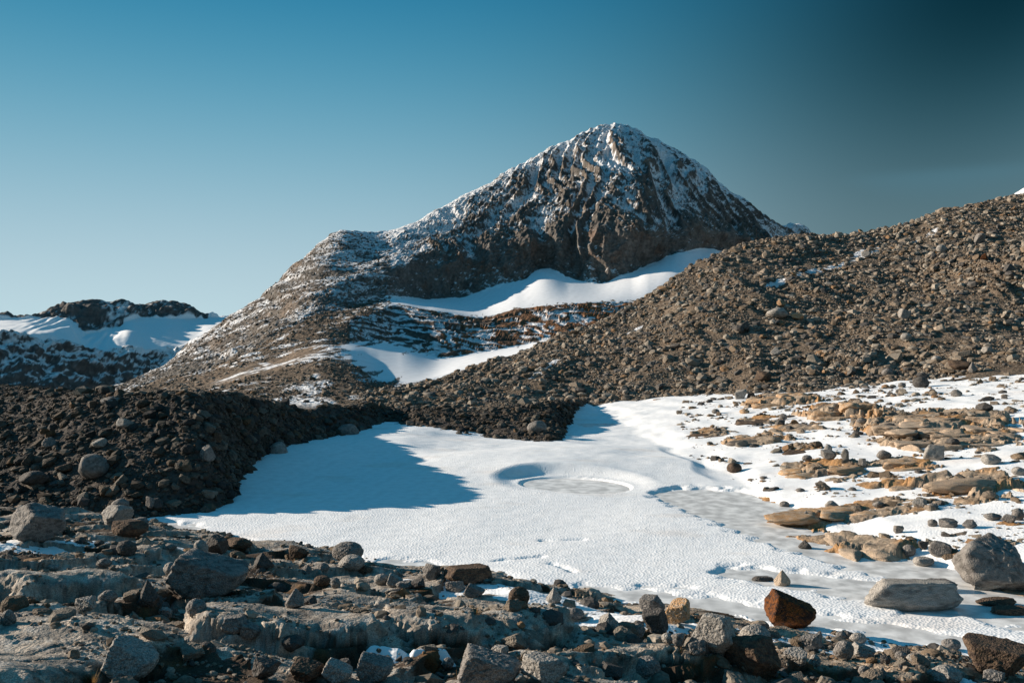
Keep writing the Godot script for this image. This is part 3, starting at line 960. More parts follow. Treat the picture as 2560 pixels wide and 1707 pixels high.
func unique(label: String) -> String:
	if labels.has(label): push_warning("same label: " + label)
	labels[label] = true
	return label

func boulder(p: Vector3, w: float, h: float, depth: float, shape: String, tone: String, s: int, called: String, label: String, group: String, sub: int, short := "", turn := -1.0) -> void:
	var hard := 22.0 if shape in ["round", "dome"] else 60.0
	var m := rock(s, shape, Vector3(w, h * 1.14, depth), sub, tones(tone), 0.055 if sub > 2 else 0.07, hard, turn)
	var o := put(called, m, M.boulder)
	o.position = p - Vector3(0, h * 0.14, 0)
	tag(o, unique(label), "boulder" if called == "boulder" else "rock", group)
	n_single += 1
	if short: marks.append([short, p])

# each: u of the middle, v of the foot, width and height in pixels, shape, tone, label, short name
func build_boulders() -> void:
	var fg := "boulders lying on the foreground bedrock"
	var list := [
		[29, 541, 58, 35, "block", "grey", "big grey two-faced block at the left edge beside the shore", "two-faced block"],
		[112, 528, 32, 22, "block", "pale", "pale perched block above the dark brown slab on the left shore", "perched block"],
		[126, 538, 37, 16, "slab", "brown", "dark brown tilted slab under the perched pale block", "brown slab"],
		[138, 527, 18, 9, "slab", "grey", "flat grey slab behind the perched block at the ice edge", ""],
		[199, 558, 15, 18, "round", "pale", "pale upright oval boulder against a dark split boulder near the shore", "oval boulder"],
		[213, 555, 24, 19, "block", "dark", "dark split boulder with hollow front near the left shore", "split boulder"],
		[236, 550, 28, 11, "dome", "brown", "low dark brown hump-backed boulder at the ice edge", "hump-backed boulder"],
		[124, 556, 20, 15, "round", "dark", "dark rounded boulder beside the thin snow strip on the left", "dark round boulder"],
		[201, 597, 80, 41, "wedge", "grey", "largest foreground boulder, rough dark grey with a sloping lit left side", "largest foreground boulder"],
		[169, 577, 15, 14, "round", "pale", "small pale standing stone behind the largest foreground boulder", ""],
		[145, 607, 23, 26, "point", "dark", "dark pointed rock left of the largest foreground boulder", "dark pointed rock"],
		[83, 611, 22, 15, "block", "pale", "pale square rock left of two smaller rocks on the left slab", "pale square rock"],
		[105, 606, 19, 13, "round", "grey", "rounded grey rock between the pale square rock and the dark pointed rock", ""],
		[194, 618, 21, 18, "round", "grey", "smooth grey upright rock below the largest foreground boulder", "smooth upright rock"],
		[164, 619, 13, 11, "block", "pale", "small pale block beside a heap of pebbles on the left slab", ""],
		[293, 608, 19, 19, "point", "grey", "rough grey pyramid rock alone on the whale-backed slab", "lone pyramid rock"],
		[231, 634, 30, 16, "slab", "grey", "flat lying grey slab with a scooped top on the left bedrock", "scooped slab"],
		[250, 637, 20, 14, "wedge", "grey", "leaning grey rock touching the scooped slab", ""],
		[124, 682, 54, 41, "wedge", "pale", "large blue-grey boulder with a ridged pale top at the lower left", "ridged lower-left boulder"],
		[6, 626, 15, 16, "round", "grey", "rounded grey boulder cut by the left picture edge", ""],
		[262, 570, 21, 17, "point", "dark", "dark peaked rock among small stones near the left shore", "dark peaked rock"],
		[298, 559, 20, 13, "block", "brown", "cracked reddish dark block on the shore by the ice", "cracked reddish block"],
		[346, 562, 32, 18, "round", "grey", "grey rounded boulder standing at the ice edge, centre left shore", "grey shore boulder"],
		[350, 571, 27, 14, "round", "pale", "pale smooth boulder in front of the grey shore boulder", "pale smooth boulder"],
		[322, 573, 13, 9, "round", "grey", "small round stone left of the pale smooth boulder", ""],
		[306, 575, 10, 10, "point", "grey", "small pointed stone below the cracked reddish block", ""],
		[321, 587, 17, 10, "round", "brown", "yellow-stained rounded stone on the flat rock behind the whale-backed slab", ""],
		[335, 588, 10, 10, "round", "grey", "grey stone beside the yellow-stained stone", ""],
		[264, 678, 28, 19, "block", "dark", "dark jagged rock at the bottom, left of the brown-and-pale pair", "dark jagged rock"],
		[306, 683, 34, 20, "block", "brown", "brown left-hand rock of a touching pair at the bottom edge", "brown rock of the pair"],
		[336, 683, 31, 21, "wedge", "pale", "pale right-hand rock of a touching pair at the bottom edge", "pale rock of the pair"],
		[102, 567, 15, 8, "dome", "grey", "low grey stone on the earthy ground behind the left slabs", ""],
		[51, 570, 15, 6, "dome", "pale", "pale flat stone resting on the left slab's back edge", ""],
		[98, 547, 10, 7, "round", "dark", "dark round stone standing in the left snow strip", ""],
		[166, 551, 17, 7, "dome", "grey", "low twin-lobed grey stone at the end of the snow strip", ""],
		[78, 543, 12, 6, "dome", "dark", "low dark stone in the middle of the left snow strip", ""],
		[205, 655, 19, 12, "round", "dark", "shaded round rock in the hollow right of the ridged boulder", ""],
		[431, 580, 18, 16, "block", "grey", "upright grey block on the shore left of the broad low slab", "upright shore block"],
		[467, 584, 50, 16, "slab", "brown", "broad low brown slab with a dark hollowed side on the shore", "broad low slab"],
		[455, 592, 20, 11, "block", "grey", "grey block below the broad low slab beside snow", ""],
		[474, 597, 23, 12, "wedge", "grey", "grey wedge rock by the snow patch, right of a grey block", ""],
		[519, 606, 22, 18, "round", "brown", "brown-grey boulder with a black split face on the snow patch edge", "split-faced boulder"],
		[554, 603, 16, 15, "point", "pale", "pale pointed rock in two pieces standing on the snow patch", "two-piece rock"],
		[574, 620, 23, 10, "round", "grey", "low double grey rock in front of the snow patch", ""],
		[610, 631, 22, 17, "point", "pale", "pale broad pyramid rock at the near rim of the snow patch", "pale pyramid"],
		[653, 616, 27, 19, "block", "grey", "grey rock behind the orange-faced boulder by the shore", ""],
		[679, 625, 29, 24, "block", "orange", "boulder with a flat orange face and grey top by the shore", "orange-faced boulder"],
		[656, 632, 28, 22, "block", "dark", "dark cleft boulder in front of the orange-faced boulder", "dark cleft boulder"],
		[489, 688, 66, 33, "wedge", "grey", "large dark wedge boulder with a pale flat top at the bottom edge", "bottom wedge boulder"],
		[545, 686, 49, 28, "block", "pale", "pale rugged boulder at the bottom, right of the wedge boulder", "pale rugged boulder"],
		[648, 682, 29, 23, "round", "grey", "speckled round boulder at the bottom near the brown soil", "speckled round boulder"],
		[374, 681, 37, 25, "wedge", "grey", "grey slanting boulder at the bottom below small snow remnants", "slanting boulder"],
		[343, 671, 14, 12, "block", "dark", "small dark block above the pale rock of the bottom pair", ""],
		[698, 658, 18, 17, "block", "grey", "grey block leaning against the big pale granite boulder", ""],
		[381, 585, 16, 11, "round", "pale", "pale rounded stone, left one of a shore cluster of three", ""],
		[394, 587, 17, 13, "wedge", "pale", "pale leaning stone, middle one of a shore cluster of three", ""],
		[404, 589, 18, 7, "slab", "grey", "flat stone at the right end of a shore cluster of three", ""],
		[417, 589, 15, 10, "block", "dark", "dark stone in the shade of the upright shore block", ""],
		[365, 573, 15, 7, "block", "brown", "brown block just right of the pale smooth boulder", ""],
		[639, 639, 14, 14, "round", "grey", "round grey stone in the rubble left of the granite boulder", ""],
		[668, 643, 12, 10, "round", "pale", "pale round stone in the rubble below the dark cleft boulder", ""],
		[678, 646, 17, 12, "block", "grey", "angular grey stone in the rubble left of the granite boulder", ""],
		[500, 657, 18, 10, "slab", "pale", "pale low stone in the shade behind the bottom wedge boulder", ""],
		[448, 669, 12, 11, "round", "grey", "round grey stone in the shade, left of the bottom wedge boulder", ""],
		[796, 629, 49, 35, "wedge", "rust", "rust-brown leaning boulder standing beside the ice", "rust-brown boulder"],
		[717, 659, 52, 42, "block", "pale", "big pale granite boulder, tallest of the right foreground heap", "granite boulder"],
		[758, 645, 31, 18, "round", "pale", "pale rounded boulder right of the big granite boulder", "pale rounded neighbour"],
		[755, 683, 60, 42, "block", "brown", "big brown boulder with a black shaded right side at the bottom", "black-sided boulder"],
		[798, 668, 25, 17, "block", "pale", "pale speckled rock right of the black-sided boulder", "pale speckled rock"],
		[816, 667, 12, 12, "round", "pale", "small pale egg-shaped rock touching the pale speckled rock", ""],
		[846, 660, 21, 18, "round", "grey", "grey rounded rock with a dark right side amid snow", "dark-sided round rock"],
		[866, 657, 24, 12, "wedge", "pale", "bright pale flat-topped rock right of a dark-sided round rock", ""],
		[860, 643, 18, 9, "round", "pale", "pale oval rock on the snowy shore", "pale oval shore rock"],
		[843, 638, 12, 6, "round", "grey", "small grey rock left of the pale oval shore rock", ""],
		[813, 652, 26, 16, "block", "grey", "grey block with dark left face beneath the rust-brown boulder", ""],
		[954, 650, 19, 10, "round", "grey", "grey rock alone on the snow at the right shore", "lone snow-shore rock"],
		[1012, 684, 74, 39, "block", "brown", "brown layered block cut by the right picture edge at the bottom", "layered block"],
		[950, 685, 35, 16, "dome", "pale", "pale mossy dome rock at the bottom, left of the layered block", "mossy dome rock"],
		[998, 684, 28, 12, "block", "grey", "grey rock at the foot of the layered block", ""],
		[918, 663, 18, 8, "round", "pale", "pale low rock in the thin snow above the mossy dome rock", ""],
		[903, 660, 13, 8, "round", "grey", "grey low rock left of a pale low rock in thin snow", ""],
		[887, 664, 11, 8, "block", "dark", "small dark rock on thin snow between the right slabs", ""],
		[866, 677, 13, 11, "round", "grey", "grey egg-shaped rock on the right slab at the bottom", ""],
		[884, 681, 15, 13, "point", "grey", "grey conical rock on the right slab at the bottom", ""]]
	var s := 100
	for a in list:
		s += 1
		var p := hit(a[0], a[1])
		var k := -p.z / F
		var big: bool = a[2] > 26
		boulder(p - Vector3(0, 0, a[2] * k * 0.3), a[2] * k, a[3] * k, a[2] * k * 0.8, a[4], a[5], s, "boulder" if big else "rock", a[6], fg, 4 if a[2] > 21 else 3, a[7], 0.0 if a[4] == "wedge" else -1.0)
	var lake := "rocks standing in the lake ice and snow"
	for a in [
		[919, 612, 96, 29, "slab", "pale", "long pale slab lying in the ice channel", "long slab in the ice"],
		[942, 590, 37, 10, "slab", "grey", "narrow grey slab in the ice behind the long slab", "narrow ice slab"],
		[783, 585, 16, 16, "point", "tan", "tan upright pointed rock standing in bare ice", "pointed ice rock"],
		[764, 581, 22, 5, "slab", "dark", "low dark reef beside the pointed ice rock", ""],
		[806, 548, 14, 9, "point", "dark", "small dark pyramid in the ice channel above the pointed rock", "small ice pyramid"],
		[1002, 589, 80, 52, "block", "grey", "huge grey boulder with a dark top at the right edge", "huge right-edge boulder"],
		[990, 590, 30, 17, "block", "pale", "pale block at the waterline foot of the huge right-edge boulder", ""],
		[1000, 606, 40, 8, "slab", "brown", "low brown slab awash in ice below the huge boulder", ""],
		[1015, 615, 40, 8, "slab", "brown", "lowest brown slab awash in ice right of the long slab", ""],
		[735, 472, 15, 10, "round", "brown", "lone brown boulder in a melt hollow on the open snow", "lone snow boulder"],
		[764, 478, 8, 3, "round", "grey", "tiny grey stone on the snow right of the lone snow boulder", ""],
		[716, 413, 8, 5, "round", "grey", "grey stone on the snow below the moraine's foot", ""],
		[745, 413, 10, 5, "round", "orange", "orange-stained stone on the snow below the moraine's foot", ""],
		[692, 417, 5, 2, "round", "brown", "tiny brown stone, leftmost on the upper snow", ""],
		[683, 427, 5, 2, "round", "brown", "tiny brown stone on the snow left of the dark outcrop", ""],
		[807, 520, 10, 10, "point", "pale", "pale upright stone at the edge of the ice channel", "pale channel stone"],
		[785, 506, 10, 6, "round", "grey", "round grey stone at the left end of the orange rock strip", ""],
		[801, 491, 9, 4, "round", "grey", "grey stone with a shadow on the snow above the orange strip", ""],
		[853, 490, 8, 4, "round", "grey", "grey stone on the snow, left of the two small outcrops", ""]]:
		s += 1
		var p := hit(a[0], a[1])
		p.y = maxf(p.y - 0.05, -0.05)
		var k := -p.z / F
		boulder(p - Vector3(0, 0, a[2] * k * 0.2), a[2] * k, a[3] * k, a[2] * k * (0.45 if a[4] == "slab" else 0.8), a[4], a[5], s, "boulder" if a[2] > 26 else "rock", a[6], lake, 4 if a[2] > 21 else 3, a[7], 0.15 if a[4] in ["wedge", "slab"] else -1.0)
	var bank := "boulders on the snowy right bank"
	for a in [
		[922, 507, 16, 9, "block", "pale", "pale square block on the snow right of the orange strip", "pale square bank block"],
		[935, 508, 9, 5, "round", "grey", "grey stone touching the pale square bank block", ""],
		[951, 528, 20, 9, "block", "grey", "grey block, biggest of the row above the lower snow bank", "row block"],
		[934, 526, 10, 7, "round", "grey", "grey stone left of the biggest block of the row", ""],
		[972, 528, 16, 8, "wedge", "grey", "grey wedge right of the biggest block of the row", ""],
		[943, 557, 23, 16, "block", "grey", "square grey boulder left of the huge right-edge boulder", "square grey boulder"],
		[911, 556, 14, 11, "round", "grey", "round grey boulder at the end of the smooth tan slab", ""],
		[924, 549, 11, 8, "block", "dark", "dark block behind the square grey boulder", ""],
		[926, 566, 20, 8, "slab", "pale", "pale flat slab at the water's edge under the square grey boulder", ""],
		[900, 533, 9, 8, "block", "grey", "grey block on top of the smooth tan slab's end", ""],
		[995, 520, 18, 7, "dome", "grey", "low grey boulder near the right edge above the lower snow bank", ""],
		[1011, 523, 15, 9, "block", "grey", "grey block near the right edge above the lower snow bank", ""],
		[1020, 520, 12, 12, "round", "grey", "round grey boulder cut by the right edge above the lower snow", ""],
		[937, 460, 22, 16, "wedge", "pale", "big pale tilted boulder on the orange ledge of the right bank", "big pale bank boulder"],
		[846, 461, 9, 13, "block", "pale", "pale standing stone above the vivid orange ledge", "pale standing stone"],
		[831, 459, 15, 9, "block", "grey", "grey block left of the pale standing stone", ""],
		[829, 452, 8, 8, "round", "pale", "pale round stone on top of a grey block by the standing stone", ""],
		[886, 459, 15, 9, "dome", "grey", "grey dome boulder between the standing stone and the big pale one", ""],
		[923, 387, 16, 11, "round", "dark", "dark round boulder on the snow just below the moraine", "dark round bank boulder"],
		[903, 387, 8, 5, "round", "grey", "small grey stone left of the dark round bank boulder", ""],
		[987, 410, 16, 8, "point", "dark", "dark flat-pointed boulder on snow near the right edge", "dark flat-pointed boulder"],
		[994, 464, 19, 10, "dome", "pale", "pale dome boulder on top of the big tan outcrop", ""],
		[1021, 475, 14, 8, "dome", "pale", "pale boulder at the right edge on the big tan outcrop", ""],
		[863, 423, 11, 5, "dome", "grey", "low grey boulder on snow below the blocky orange outcrop", ""],
		[890, 432, 13, 9, "block", "dark", "dark block at the left end of the long cracked outcrop", ""],
		[863, 466, 8, 8, "brick", "pale", "pale cube-like stone on the vivid orange ledge", ""],
		[958, 396, 11, 7, "round", "grey", "grey boulder on the upper snow near two smaller stones", ""],
		[784, 419, 8, 6, "round", "grey", "grey round stone by the dark slab under the moraine", ""],
		[880, 416, 9, 8, "block", "orange", "orange block in front of the blocky orange outcrop", ""],
		[808, 461, 10, 6, "round", "grey", "grey stone on the left end of the vivid orange ledge", ""],
		[880, 507, 12, 6, "dome", "grey", "grey low boulder in the middle of the orange rock strip", ""],
		[833, 508, 14, 7, "dome", "pale", "pale low boulder on the left part of the orange strip", ""]]:
		s += 1
		var p := hit(a[0], a[1])
		var k := -p.z / F
		boulder(p - Vector3(0, 0, a[2] * k * 0.3), a[2] * k, a[3] * k, a[2] * k * 0.8, a[4], a[5], s, "rock", a[6], bank, 3, a[7])
	for set in [[grid_left, "boulders of the shaded left moraine", [
		[199, 407, 26, 17, "point", "dark", "dark peaked boulder on the crest of the left moraine", "peaked crest boulder"],
		[95, 475, 30, 20, "round", "grey", "largest smooth boulder low on the left moraine", "largest left-moraine boulder"],
		[208, 460, 16, 14, "block", "grey", "grey streaked block in the middle of the left moraine", "streaked block"],
		[278, 462, 21, 19, "round", "pale", "pale striped boulder near the snow edge of the left moraine", "striped boulder"],
		[217, 442, 15, 11, "block", "brown", "reddish-topped block above the streaked block", "reddish-topped block"],
		[49, 446, 14, 9, "block", "grey", "grey catching-light block near the left edge of the moraine", "light-catching block"],
		[101, 446, 15, 8, "wedge", "pale", "pale wedge above the largest left-moraine boulder", ""],
		[126, 426, 17, 8, "wedge", "pale", "pale flat rock high on the left moraine", "pale high flat rock"],
		[66, 471, 18, 8, "wedge", "brown", "brown wedge left of the largest left-moraine boulder", ""],
		[119, 417, 13, 11, "round", "dark", "dark round rock just under the left moraine crest", ""],
		[35, 483, 30, 12, "dome", "dark", "low broad dark boulder near the left edge of the moraine's foot", "broad foot boulder"],
		[152, 507, 12, 11, "block", "grey", "grey block at the very foot of the left moraine", ""],
		[122, 510, 18, 12, "round", "grey", "round grey boulder at the moraine's foot behind the perched block", ""],
		[348, 435, 22, 11, "round", "grey", "grey rounded boulder where the left moraine grows low", "low-moraine boulder"],
		[315, 458, 17, 8, "dome", "dark", "dark boulder half on the shaded snow by the left moraine", ""],
		[341, 455, 11, 6, "wedge", "dark", "dark small boulder out on the shaded snow", ""],
		[85, 404, 20, 8, "slab", "grey", "flat grey boulder on the left moraine crest, left of a similar one", ""],
		[111, 403, 19, 7, "dome", "grey", "low grey boulder on the left moraine crest, right of a flat one", ""],
		[537, 432, 20, 11, "dome", "grey", "grey boulder at the right end of the shaded ridge", ""],
		[525, 443, 10, 5, "round", "dark", "dark stone on the snow at the shaded ridge's foot", ""]]],
		[grid_right, "boulders of the sunlit right moraine", [
		[777, 317, 22, 9, "dome", "pale", "pale long boulder on the middle of the right moraine", "pale long moraine boulder"],
		[797, 319, 13, 6, "block", "orange", "orange boulder right of the pale long moraine boulder", "orange moraine boulder"],
		[744, 329, 11, 9, "wedge", "dark", "dark boulder with a long shadow left of the pale long one", "long-shadow boulder"],
		[776, 355, 12, 8, "point", "pale", "pale pointed boulder on the lower right moraine", "pale pointed moraine boulder"],
		[763, 380, 16, 9, "block", "brown", "brown square boulder near the moraine's foot", "brown square moraine boulder"],
		[741, 403, 13, 12, "block", "pale", "pale square boulder at the moraine foot beside the snow", "pale foot boulder"],
		[730, 403, 12, 7, "block", "grey", "grey low block left of the pale foot boulder", ""],
		[752, 404, 9, 7, "block", "brown", "brown block right of the pale foot boulder", ""],
		[905, 318, 12, 9, "wedge", "pale", "pale double boulder in the upper gullies of the right moraine", "pale gully boulder"],
		[939, 331, 12, 7, "wedge", "tan", "tan wedge boulder right of the pale gully boulder", "tan wedge boulder"],
		[905, 340, 11, 7, "round", "pale", "pale round boulder below the pale gully boulder", ""],
		[984, 260, 8, 7, "block", "rust", "reddish boulder high on the right moraine near the edge", "reddish high boulder"],
		[980, 243, 11, 9, "block", "grey", "grey block above the reddish high boulder", ""],
		[941, 252, 10, 7, "round", "pale", "pale boulder left of the reddish high boulder", ""],
		[958, 369, 21, 9, "block", "brown", "dark brown split block at the right moraine's foot", "split foot block"],
		[972, 371, 8, 10, "point", "grey", "grey upright stone right of the dark brown split block", ""],
		[936, 361, 10, 6, "round", "pale", "pale round stone left of the dark brown split block", ""],
		[987, 353, 12, 6, "slab", "pale", "pale slab above the dark brown split block", ""],
		[887, 375, 12, 7, "round", "grey", "grey boulder on the moraine foot above the blocky orange outcrop", ""],
		[866, 257, 10, 6, "block", "pale", "pale block beside the snow streak of the upper moraine", ""]]]]:
		for a in set[2]:
			s += 1
			var g: Dictionary = set[0]
			var i := on_grid(g, a[0], a[1])
			var p: Vector3 = g.P[i]
			var k := -p.z / F
			boulder(p + Vector3(0, 0, a[2] * k * 0.1), a[2] * k, a[3] * k * 1.1, a[2] * k * 0.8, a[4], a[5], s, "boulder" if a[2] > 14 else "rock", a[6], set[1], 3, a[7])

# bedrock outcrops: blocks split by joints
func outcrop(u0: float, u1: float, v0: float, v1: float, tone: String, shape: String, nx: int, ny: int, s: int, label: String) -> void:
	var r := RandomNumberGenerator.new()
	r.seed = s
	var foot := hit((u0 + u1) * 0.5, v1)
	var k := -foot.z / F
	var w := (u1 - u0) * k
	var back := hit((u0 + u1) * 0.5, v0)
	var deep := clampf(foot.z - back.z, w * 0.15, w * 0.55)
	var tall := clampf((v1 - v0) * k * 0.5, 0.2, 2.2)
	var o := Node3D.new()
	o.name = numbered("bedrock_outcrop")
	add_child(o)
	o.position = foot
	tag(o, unique(label), "rock outcrop", "bedrock outcrops of the right bank")
	marks.append([label.get_slice(" ", 0) + " " + label.get_slice(" ", 1) + " outcrop", foot])
	var z := 0.0
	ny = clampi(roundi(deep / 1.5), 1, 4)
	nx = clampi(roundi(w / 2.3), 2, 10)
	for j in ny:
		var dz := deep / ny
		var x := -w * 0.5
		var step := w / nx
		while x < w * 0.5 - 0.01:
			var bw := minf(step * r.randf_range(0.5, 2.0), w * 0.5 - x)
			if bw < step * 0.3: bw = w * 0.5 - x
			var edge := 1.0 - 0.55 * pow(absf((x + bw * 0.5) / (w * 0.5)), 2.0)
			if r.randf() < 0.22:
				x += bw
				continue
			var bh := 0.42 * tall * edge * r.randf_range(0.3, 1.3) * (0.65 + 0.35 * (j + 1) / ny)
			var tn := tones(tone)
			var q := r.randf_range(0.8, 1.2)
			var mix_ := r.randf_range(0.0, 0.6)
			var c0: Color = tn[0]
			c0 = c0.lerp(tones("tan")[0] if tone != "tan" else tones("orange")[0], mix_ * 0.6)
			var m := rock(s * 50 + j * 20 + int((x + w) * 3.0), shape if r.randf() < 0.6 else "chip", Vector3(bw * 1.2, bh + 0.8, dz * 1.6), 3, [Color(c0.r * q, c0.g * q, c0.b * q), tn[1], tn[2]], 0.1, 45.0, r.randf_range(-0.75, -0.35) * clampf(bw / dz - 0.3, 0.1, 0.8) + (PI if r.randf() < 0.5 else 0.0))
			var b := put("block", m, M.boulder, o)
			b.position = Vector3(x + bw * 0.5, -0.8 + maxf(0.0, near_y(foot.x + x + bw * 0.5, -foot.z + z) - foot.y) * 0.9, -z - dz * 0.5 + r.randf_range(-0.1, 0.1))
			x += bw
		z += dz

var outcrops := [
		[756, 822, 386, 405, "orange", "dome", 4, 2, 11, "sloping orange slab outcrop under the moraine's foot"],
		[820, 892, 386, 418, "orange", "brick", 6, 3, 12, "blocky orange outcrop with upright cracks in the middle of the bank"],
		[774, 830, 422, 432, "tan", "dome", 2, 1, 13, "smooth pale tan outcrop below the sloping orange slab"],
		[693, 742, 427, 436, "brown", "slab", 4, 1, 14, "brown crumbling outcrop, leftmost in the snow"],
		[734, 792, 433, 445, "dark", "slab", 5, 2, 15, "dark slaty outcrop right of the leftmost one"],
		[892, 1030, 404, 432, "tan", "brick", 8, 2, 16, "long cracked tan outcrop reaching the right edge"],
		[915, 1030, 430, 447, "tan", "brick", 7, 1, 17, "lower orange-brown ledge under the long cracked outcrop"],
		[792, 872, 461, 475, "orange", "brick", 7, 2, 18, "vivid orange ledge outcrop with broken blocks"],
		[893, 946, 455, 469, "orange", "brick", 4, 1, 19, "short orange ledge outcrop under the big pale boulder"],
		[948, 1034, 461, 493, "tan", "dome", 4, 3, 20, "big rounded tan outcrop at the right edge"],
		[950, 978, 496, 504, "tan", "dome", 2, 1, 21, "small tan outcrop below the big rounded one"],
		[979, 1002, 491, 501, "tan", "slab", 2, 1, 22, "small grooved outcrop at the foot of the big rounded one"],
		[856, 884, 481, 488, "brown", "slab", 3, 1, 23, "low brown outcrop, left of a pair in the snow"],
		[894, 932, 479, 489, "tan", "slab", 3, 1, 24, "low tan outcrop, right of a pair in the snow"],
		[772, 952, 506, 516, "orange", "slab", 12, 1, 25, "long flat orange strip of broken rock beside the channel"],
		[740, 792, 415, 423, "brown", "slab", 3, 1, 26, "flat dark slab outcrop just below the moraine's foot"],
		[802, 864, 529, 546, "tan", "dome", 2, 1, 27, "long smooth tan slab sloping into the ice channel"],
		[848, 914, 528, 556, "tan", "dome", 2, 2, 28, "broad smooth tan slab beside the square grey boulder"],
		[786, 822, 441, 452, "brown", "slab", 3, 1, 29, "thin flaky outcrop above the vivid orange ledge"]]

func build_mounds() -> void:
	for a in outcrops:
		var foot := hit_base((a[0] + a[1]) * 0.5, a[3], true)
		var back := hit_base((a[0] + a[1]) * 0.5, a[2], true)
		var k := foot.y / F
		var w: float = (a[1] - a[0]) * k
		var deep := clampf(back.y - foot.y, w * 0.2, w * 0.9)
		mounds.append([Vector2(foot.x, foot.y + deep * 0.5), w * 0.62, deep * 0.75 + 0.8, clampf((a[3] - a[2]) * k * 0.42, 0.3, 1.4)])

func build_outcrops() -> void:
	for a in outcrops: outcrop(a[0], a[1], a[2], a[3], a[4], a[5], a[6], a[7], a[8], a[9])

# ------------------------------------------------------------------ scattered stones
var loose := []          # [pixels across, place, size, tone, shape, zone, mesh, basis]

# a broken stone of few flat faces, about a metre across
func shard(s: int) -> ArrayMesh:
	var r := RandomNumberGenerator.new()
	r.seed = s * 31 + 5
	var st := SurfaceTool.new()
	st.begin(Mesh.PRIMITIVE_TRIANGLES)
	st.set_smooth_group(-1)
	var S := sphere(0)
	var V: PackedVector3Array = S[0].duplicate()
	var turn := Basis.from_euler(Vector3(r.randf() * 6.0, r.randf() * 6.0, r.randf() * 6.0))
	for i in V.size():
		var v := turn * V[i]
		v = v * r.randf_range(0.62, 1.05)
		# squared off along its axes
		v = Vector3(signf(v.x) * pow(absf(v.x), 0.7), signf(v.y) * pow(absf(v.y), 0.75) * 0.7, signf(v.z) * pow(absf(v.z), 0.7))
		V[i] = v * Vector3(0.52, 0.5, 0.46) + Vector3(0, 0.3, 0)
	var I: PackedInt32Array = S[1]
	for t in range(0, I.size(), 3):
		for k in [0, 2, 1]:
			st.set_color(Color.WHITE * r.randf_range(0.85, 1.0))
			st.add_vertex(V[I[t + k]])
	st.generate_normals()
	return st.commit()

func protos(s: int, n: int, sub: int, names: Array) -> Array:
	var out := []
	for i in n:
		var shape: String = names[i % names.size()]
		if sub == 0:
			out.append([shard(s + i), "chip"])
			continue
		out.append([rock(s + i, shape, Vector3(1.0, 0.72 if shape != "slab" else 0.42, 0.85), sub, [Color.WHITE, Color(0.7, 0.7, 0.7), 0.0], 0.10, 45.0, -1.0, true), shape])
	return out

func stone_tone(r: RandomNumberGenerator, warm: float) -> Array:
	var q := r.randf()
	if q < 0.025 + warm * 0.08: return ["orange-brown", Color(0.28, 0.175, 0.10)]
	if q < 0.30: return ["pale grey", Color(0.34, 0.298, 0.245)]
	if q < 0.62: return ["mid-grey", Color(0.25, 0.206, 0.162)]
	if q < 0.8: return ["brownish", Color(0.20, 0.152, 0.108)]
	return ["dark grey", Color(0.12, 0.112, 0.105)]

var heaps := {}          # prototype mesh -> [transforms, colours]

func drop(set: Array, p: Vector3, size: float, n: Vector3, r: RandomNumberGenerator, zone: String, warm: float, single_px: float, dim := 1.0) -> void:
	var pr: Array = set[r.randi() % set.size()]
	var tone := stone_tone(r, warm)
	var b := Basis(Vector3.UP, r.randf() * TAU)
	var tilt := Vector3(r.randf_range(-1, 1), 0, r.randf_range(-1, 1)) * 0.35 + n * 0.5 + Vector3.UP * 0.5
	var ax := Vector3.UP.cross(tilt.normalized())
	if ax.length() > 0.01: b = Basis(ax.normalized(), ax.length()) * b
	b = b * Basis.from_scale(Vector3(r.randf_range(0.75, 1.25), r.randf_range(0.6, 1.05), r.randf_range(0.75, 1.2)) * size)
	var where := p - Vector3(0, size * 0.2, 0)
	var c: Color = tone[1]
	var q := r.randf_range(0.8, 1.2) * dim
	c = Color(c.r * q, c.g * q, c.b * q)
	var px := size / maxf(-p.z, 1.0) * F
	if px > single_px:
		var s := to_px(p)
		if s.x > 6 and s.x < 1018 and s.y > 0 and s.y < 680:
			loose.append([px, where, pr, b, tone[0], zone, c])
			return
	if not heaps.has(zone): heaps[zone] = {}
	if not heaps[zone].has(pr): heaps[zone][pr] = [[], []]
	heaps[zone][pr][0].append(Transform3D(b, where))
	heaps[zone][pr][1].append(c)

func scatter_grid(g: Dictionary, t0: float, t1: float, n: int, smin: float, smax: float, alpha: float, set: Array, zone: String, warm: float, single_px: float, s: int, dim := 1.0, u_max := 5000.0) -> void:
	var r := RandomNumberGenerator.new()
	r.seed = s
	var cols: int = g.cols
	var sum := PackedFloat32Array()
	var at_ := PackedInt32Array()
	var total := 0.0
	for row in int(g.rows) - 1:
		if g.T[row] < t0 or g.T[row] > t1: continue
		for c in cols - 1:
			var i := row * cols + c
			if lerpf(g.u0, g.u1, c / float(cols - 1)) > u_max: break
			total += (g.P[i + 1] - g.P[i]).cross(g.P[i + cols] - g.P[i]).length()
			sum.append(total)
			at_.append(i)
	for k in n:
		var i := at_[mini(sum.bsearch(r.randf() * total), at_.size() - 1)]
		var p: Vector3 = g.P[i]
		var q: Vector3 = g.P[i + cols + 1]
		p += Vector3((g.P[i + 1] - p).x * r.randf(), 0, 0) + (q - p) * Vector3(0, 1, 1) * r.randf()
		var size := minf(smin * pow(r.randf(), -1.0 / alpha), smax)
		if na.get_noise_3dv(p * 2.2 + Vector3(7, 3, 1)) > 0.22 and size < smax * 0.5 and r.randf() < 0.75: continue
		if g.has("C") and g.C[i].g > 0.6 and size < 1.0: continue
		if zone == "right moraine" and size < 1.0 and nb.get_noise_2d(p.x * 3.2 + p.y * 1.1, p.y * 0.9) * sst(25.0, 75.0, p.x) < -0.08 and r.randf() < 0.85: continue
		drop(set, p, size, g.N[i], r, zone, warm, single_px, dim)

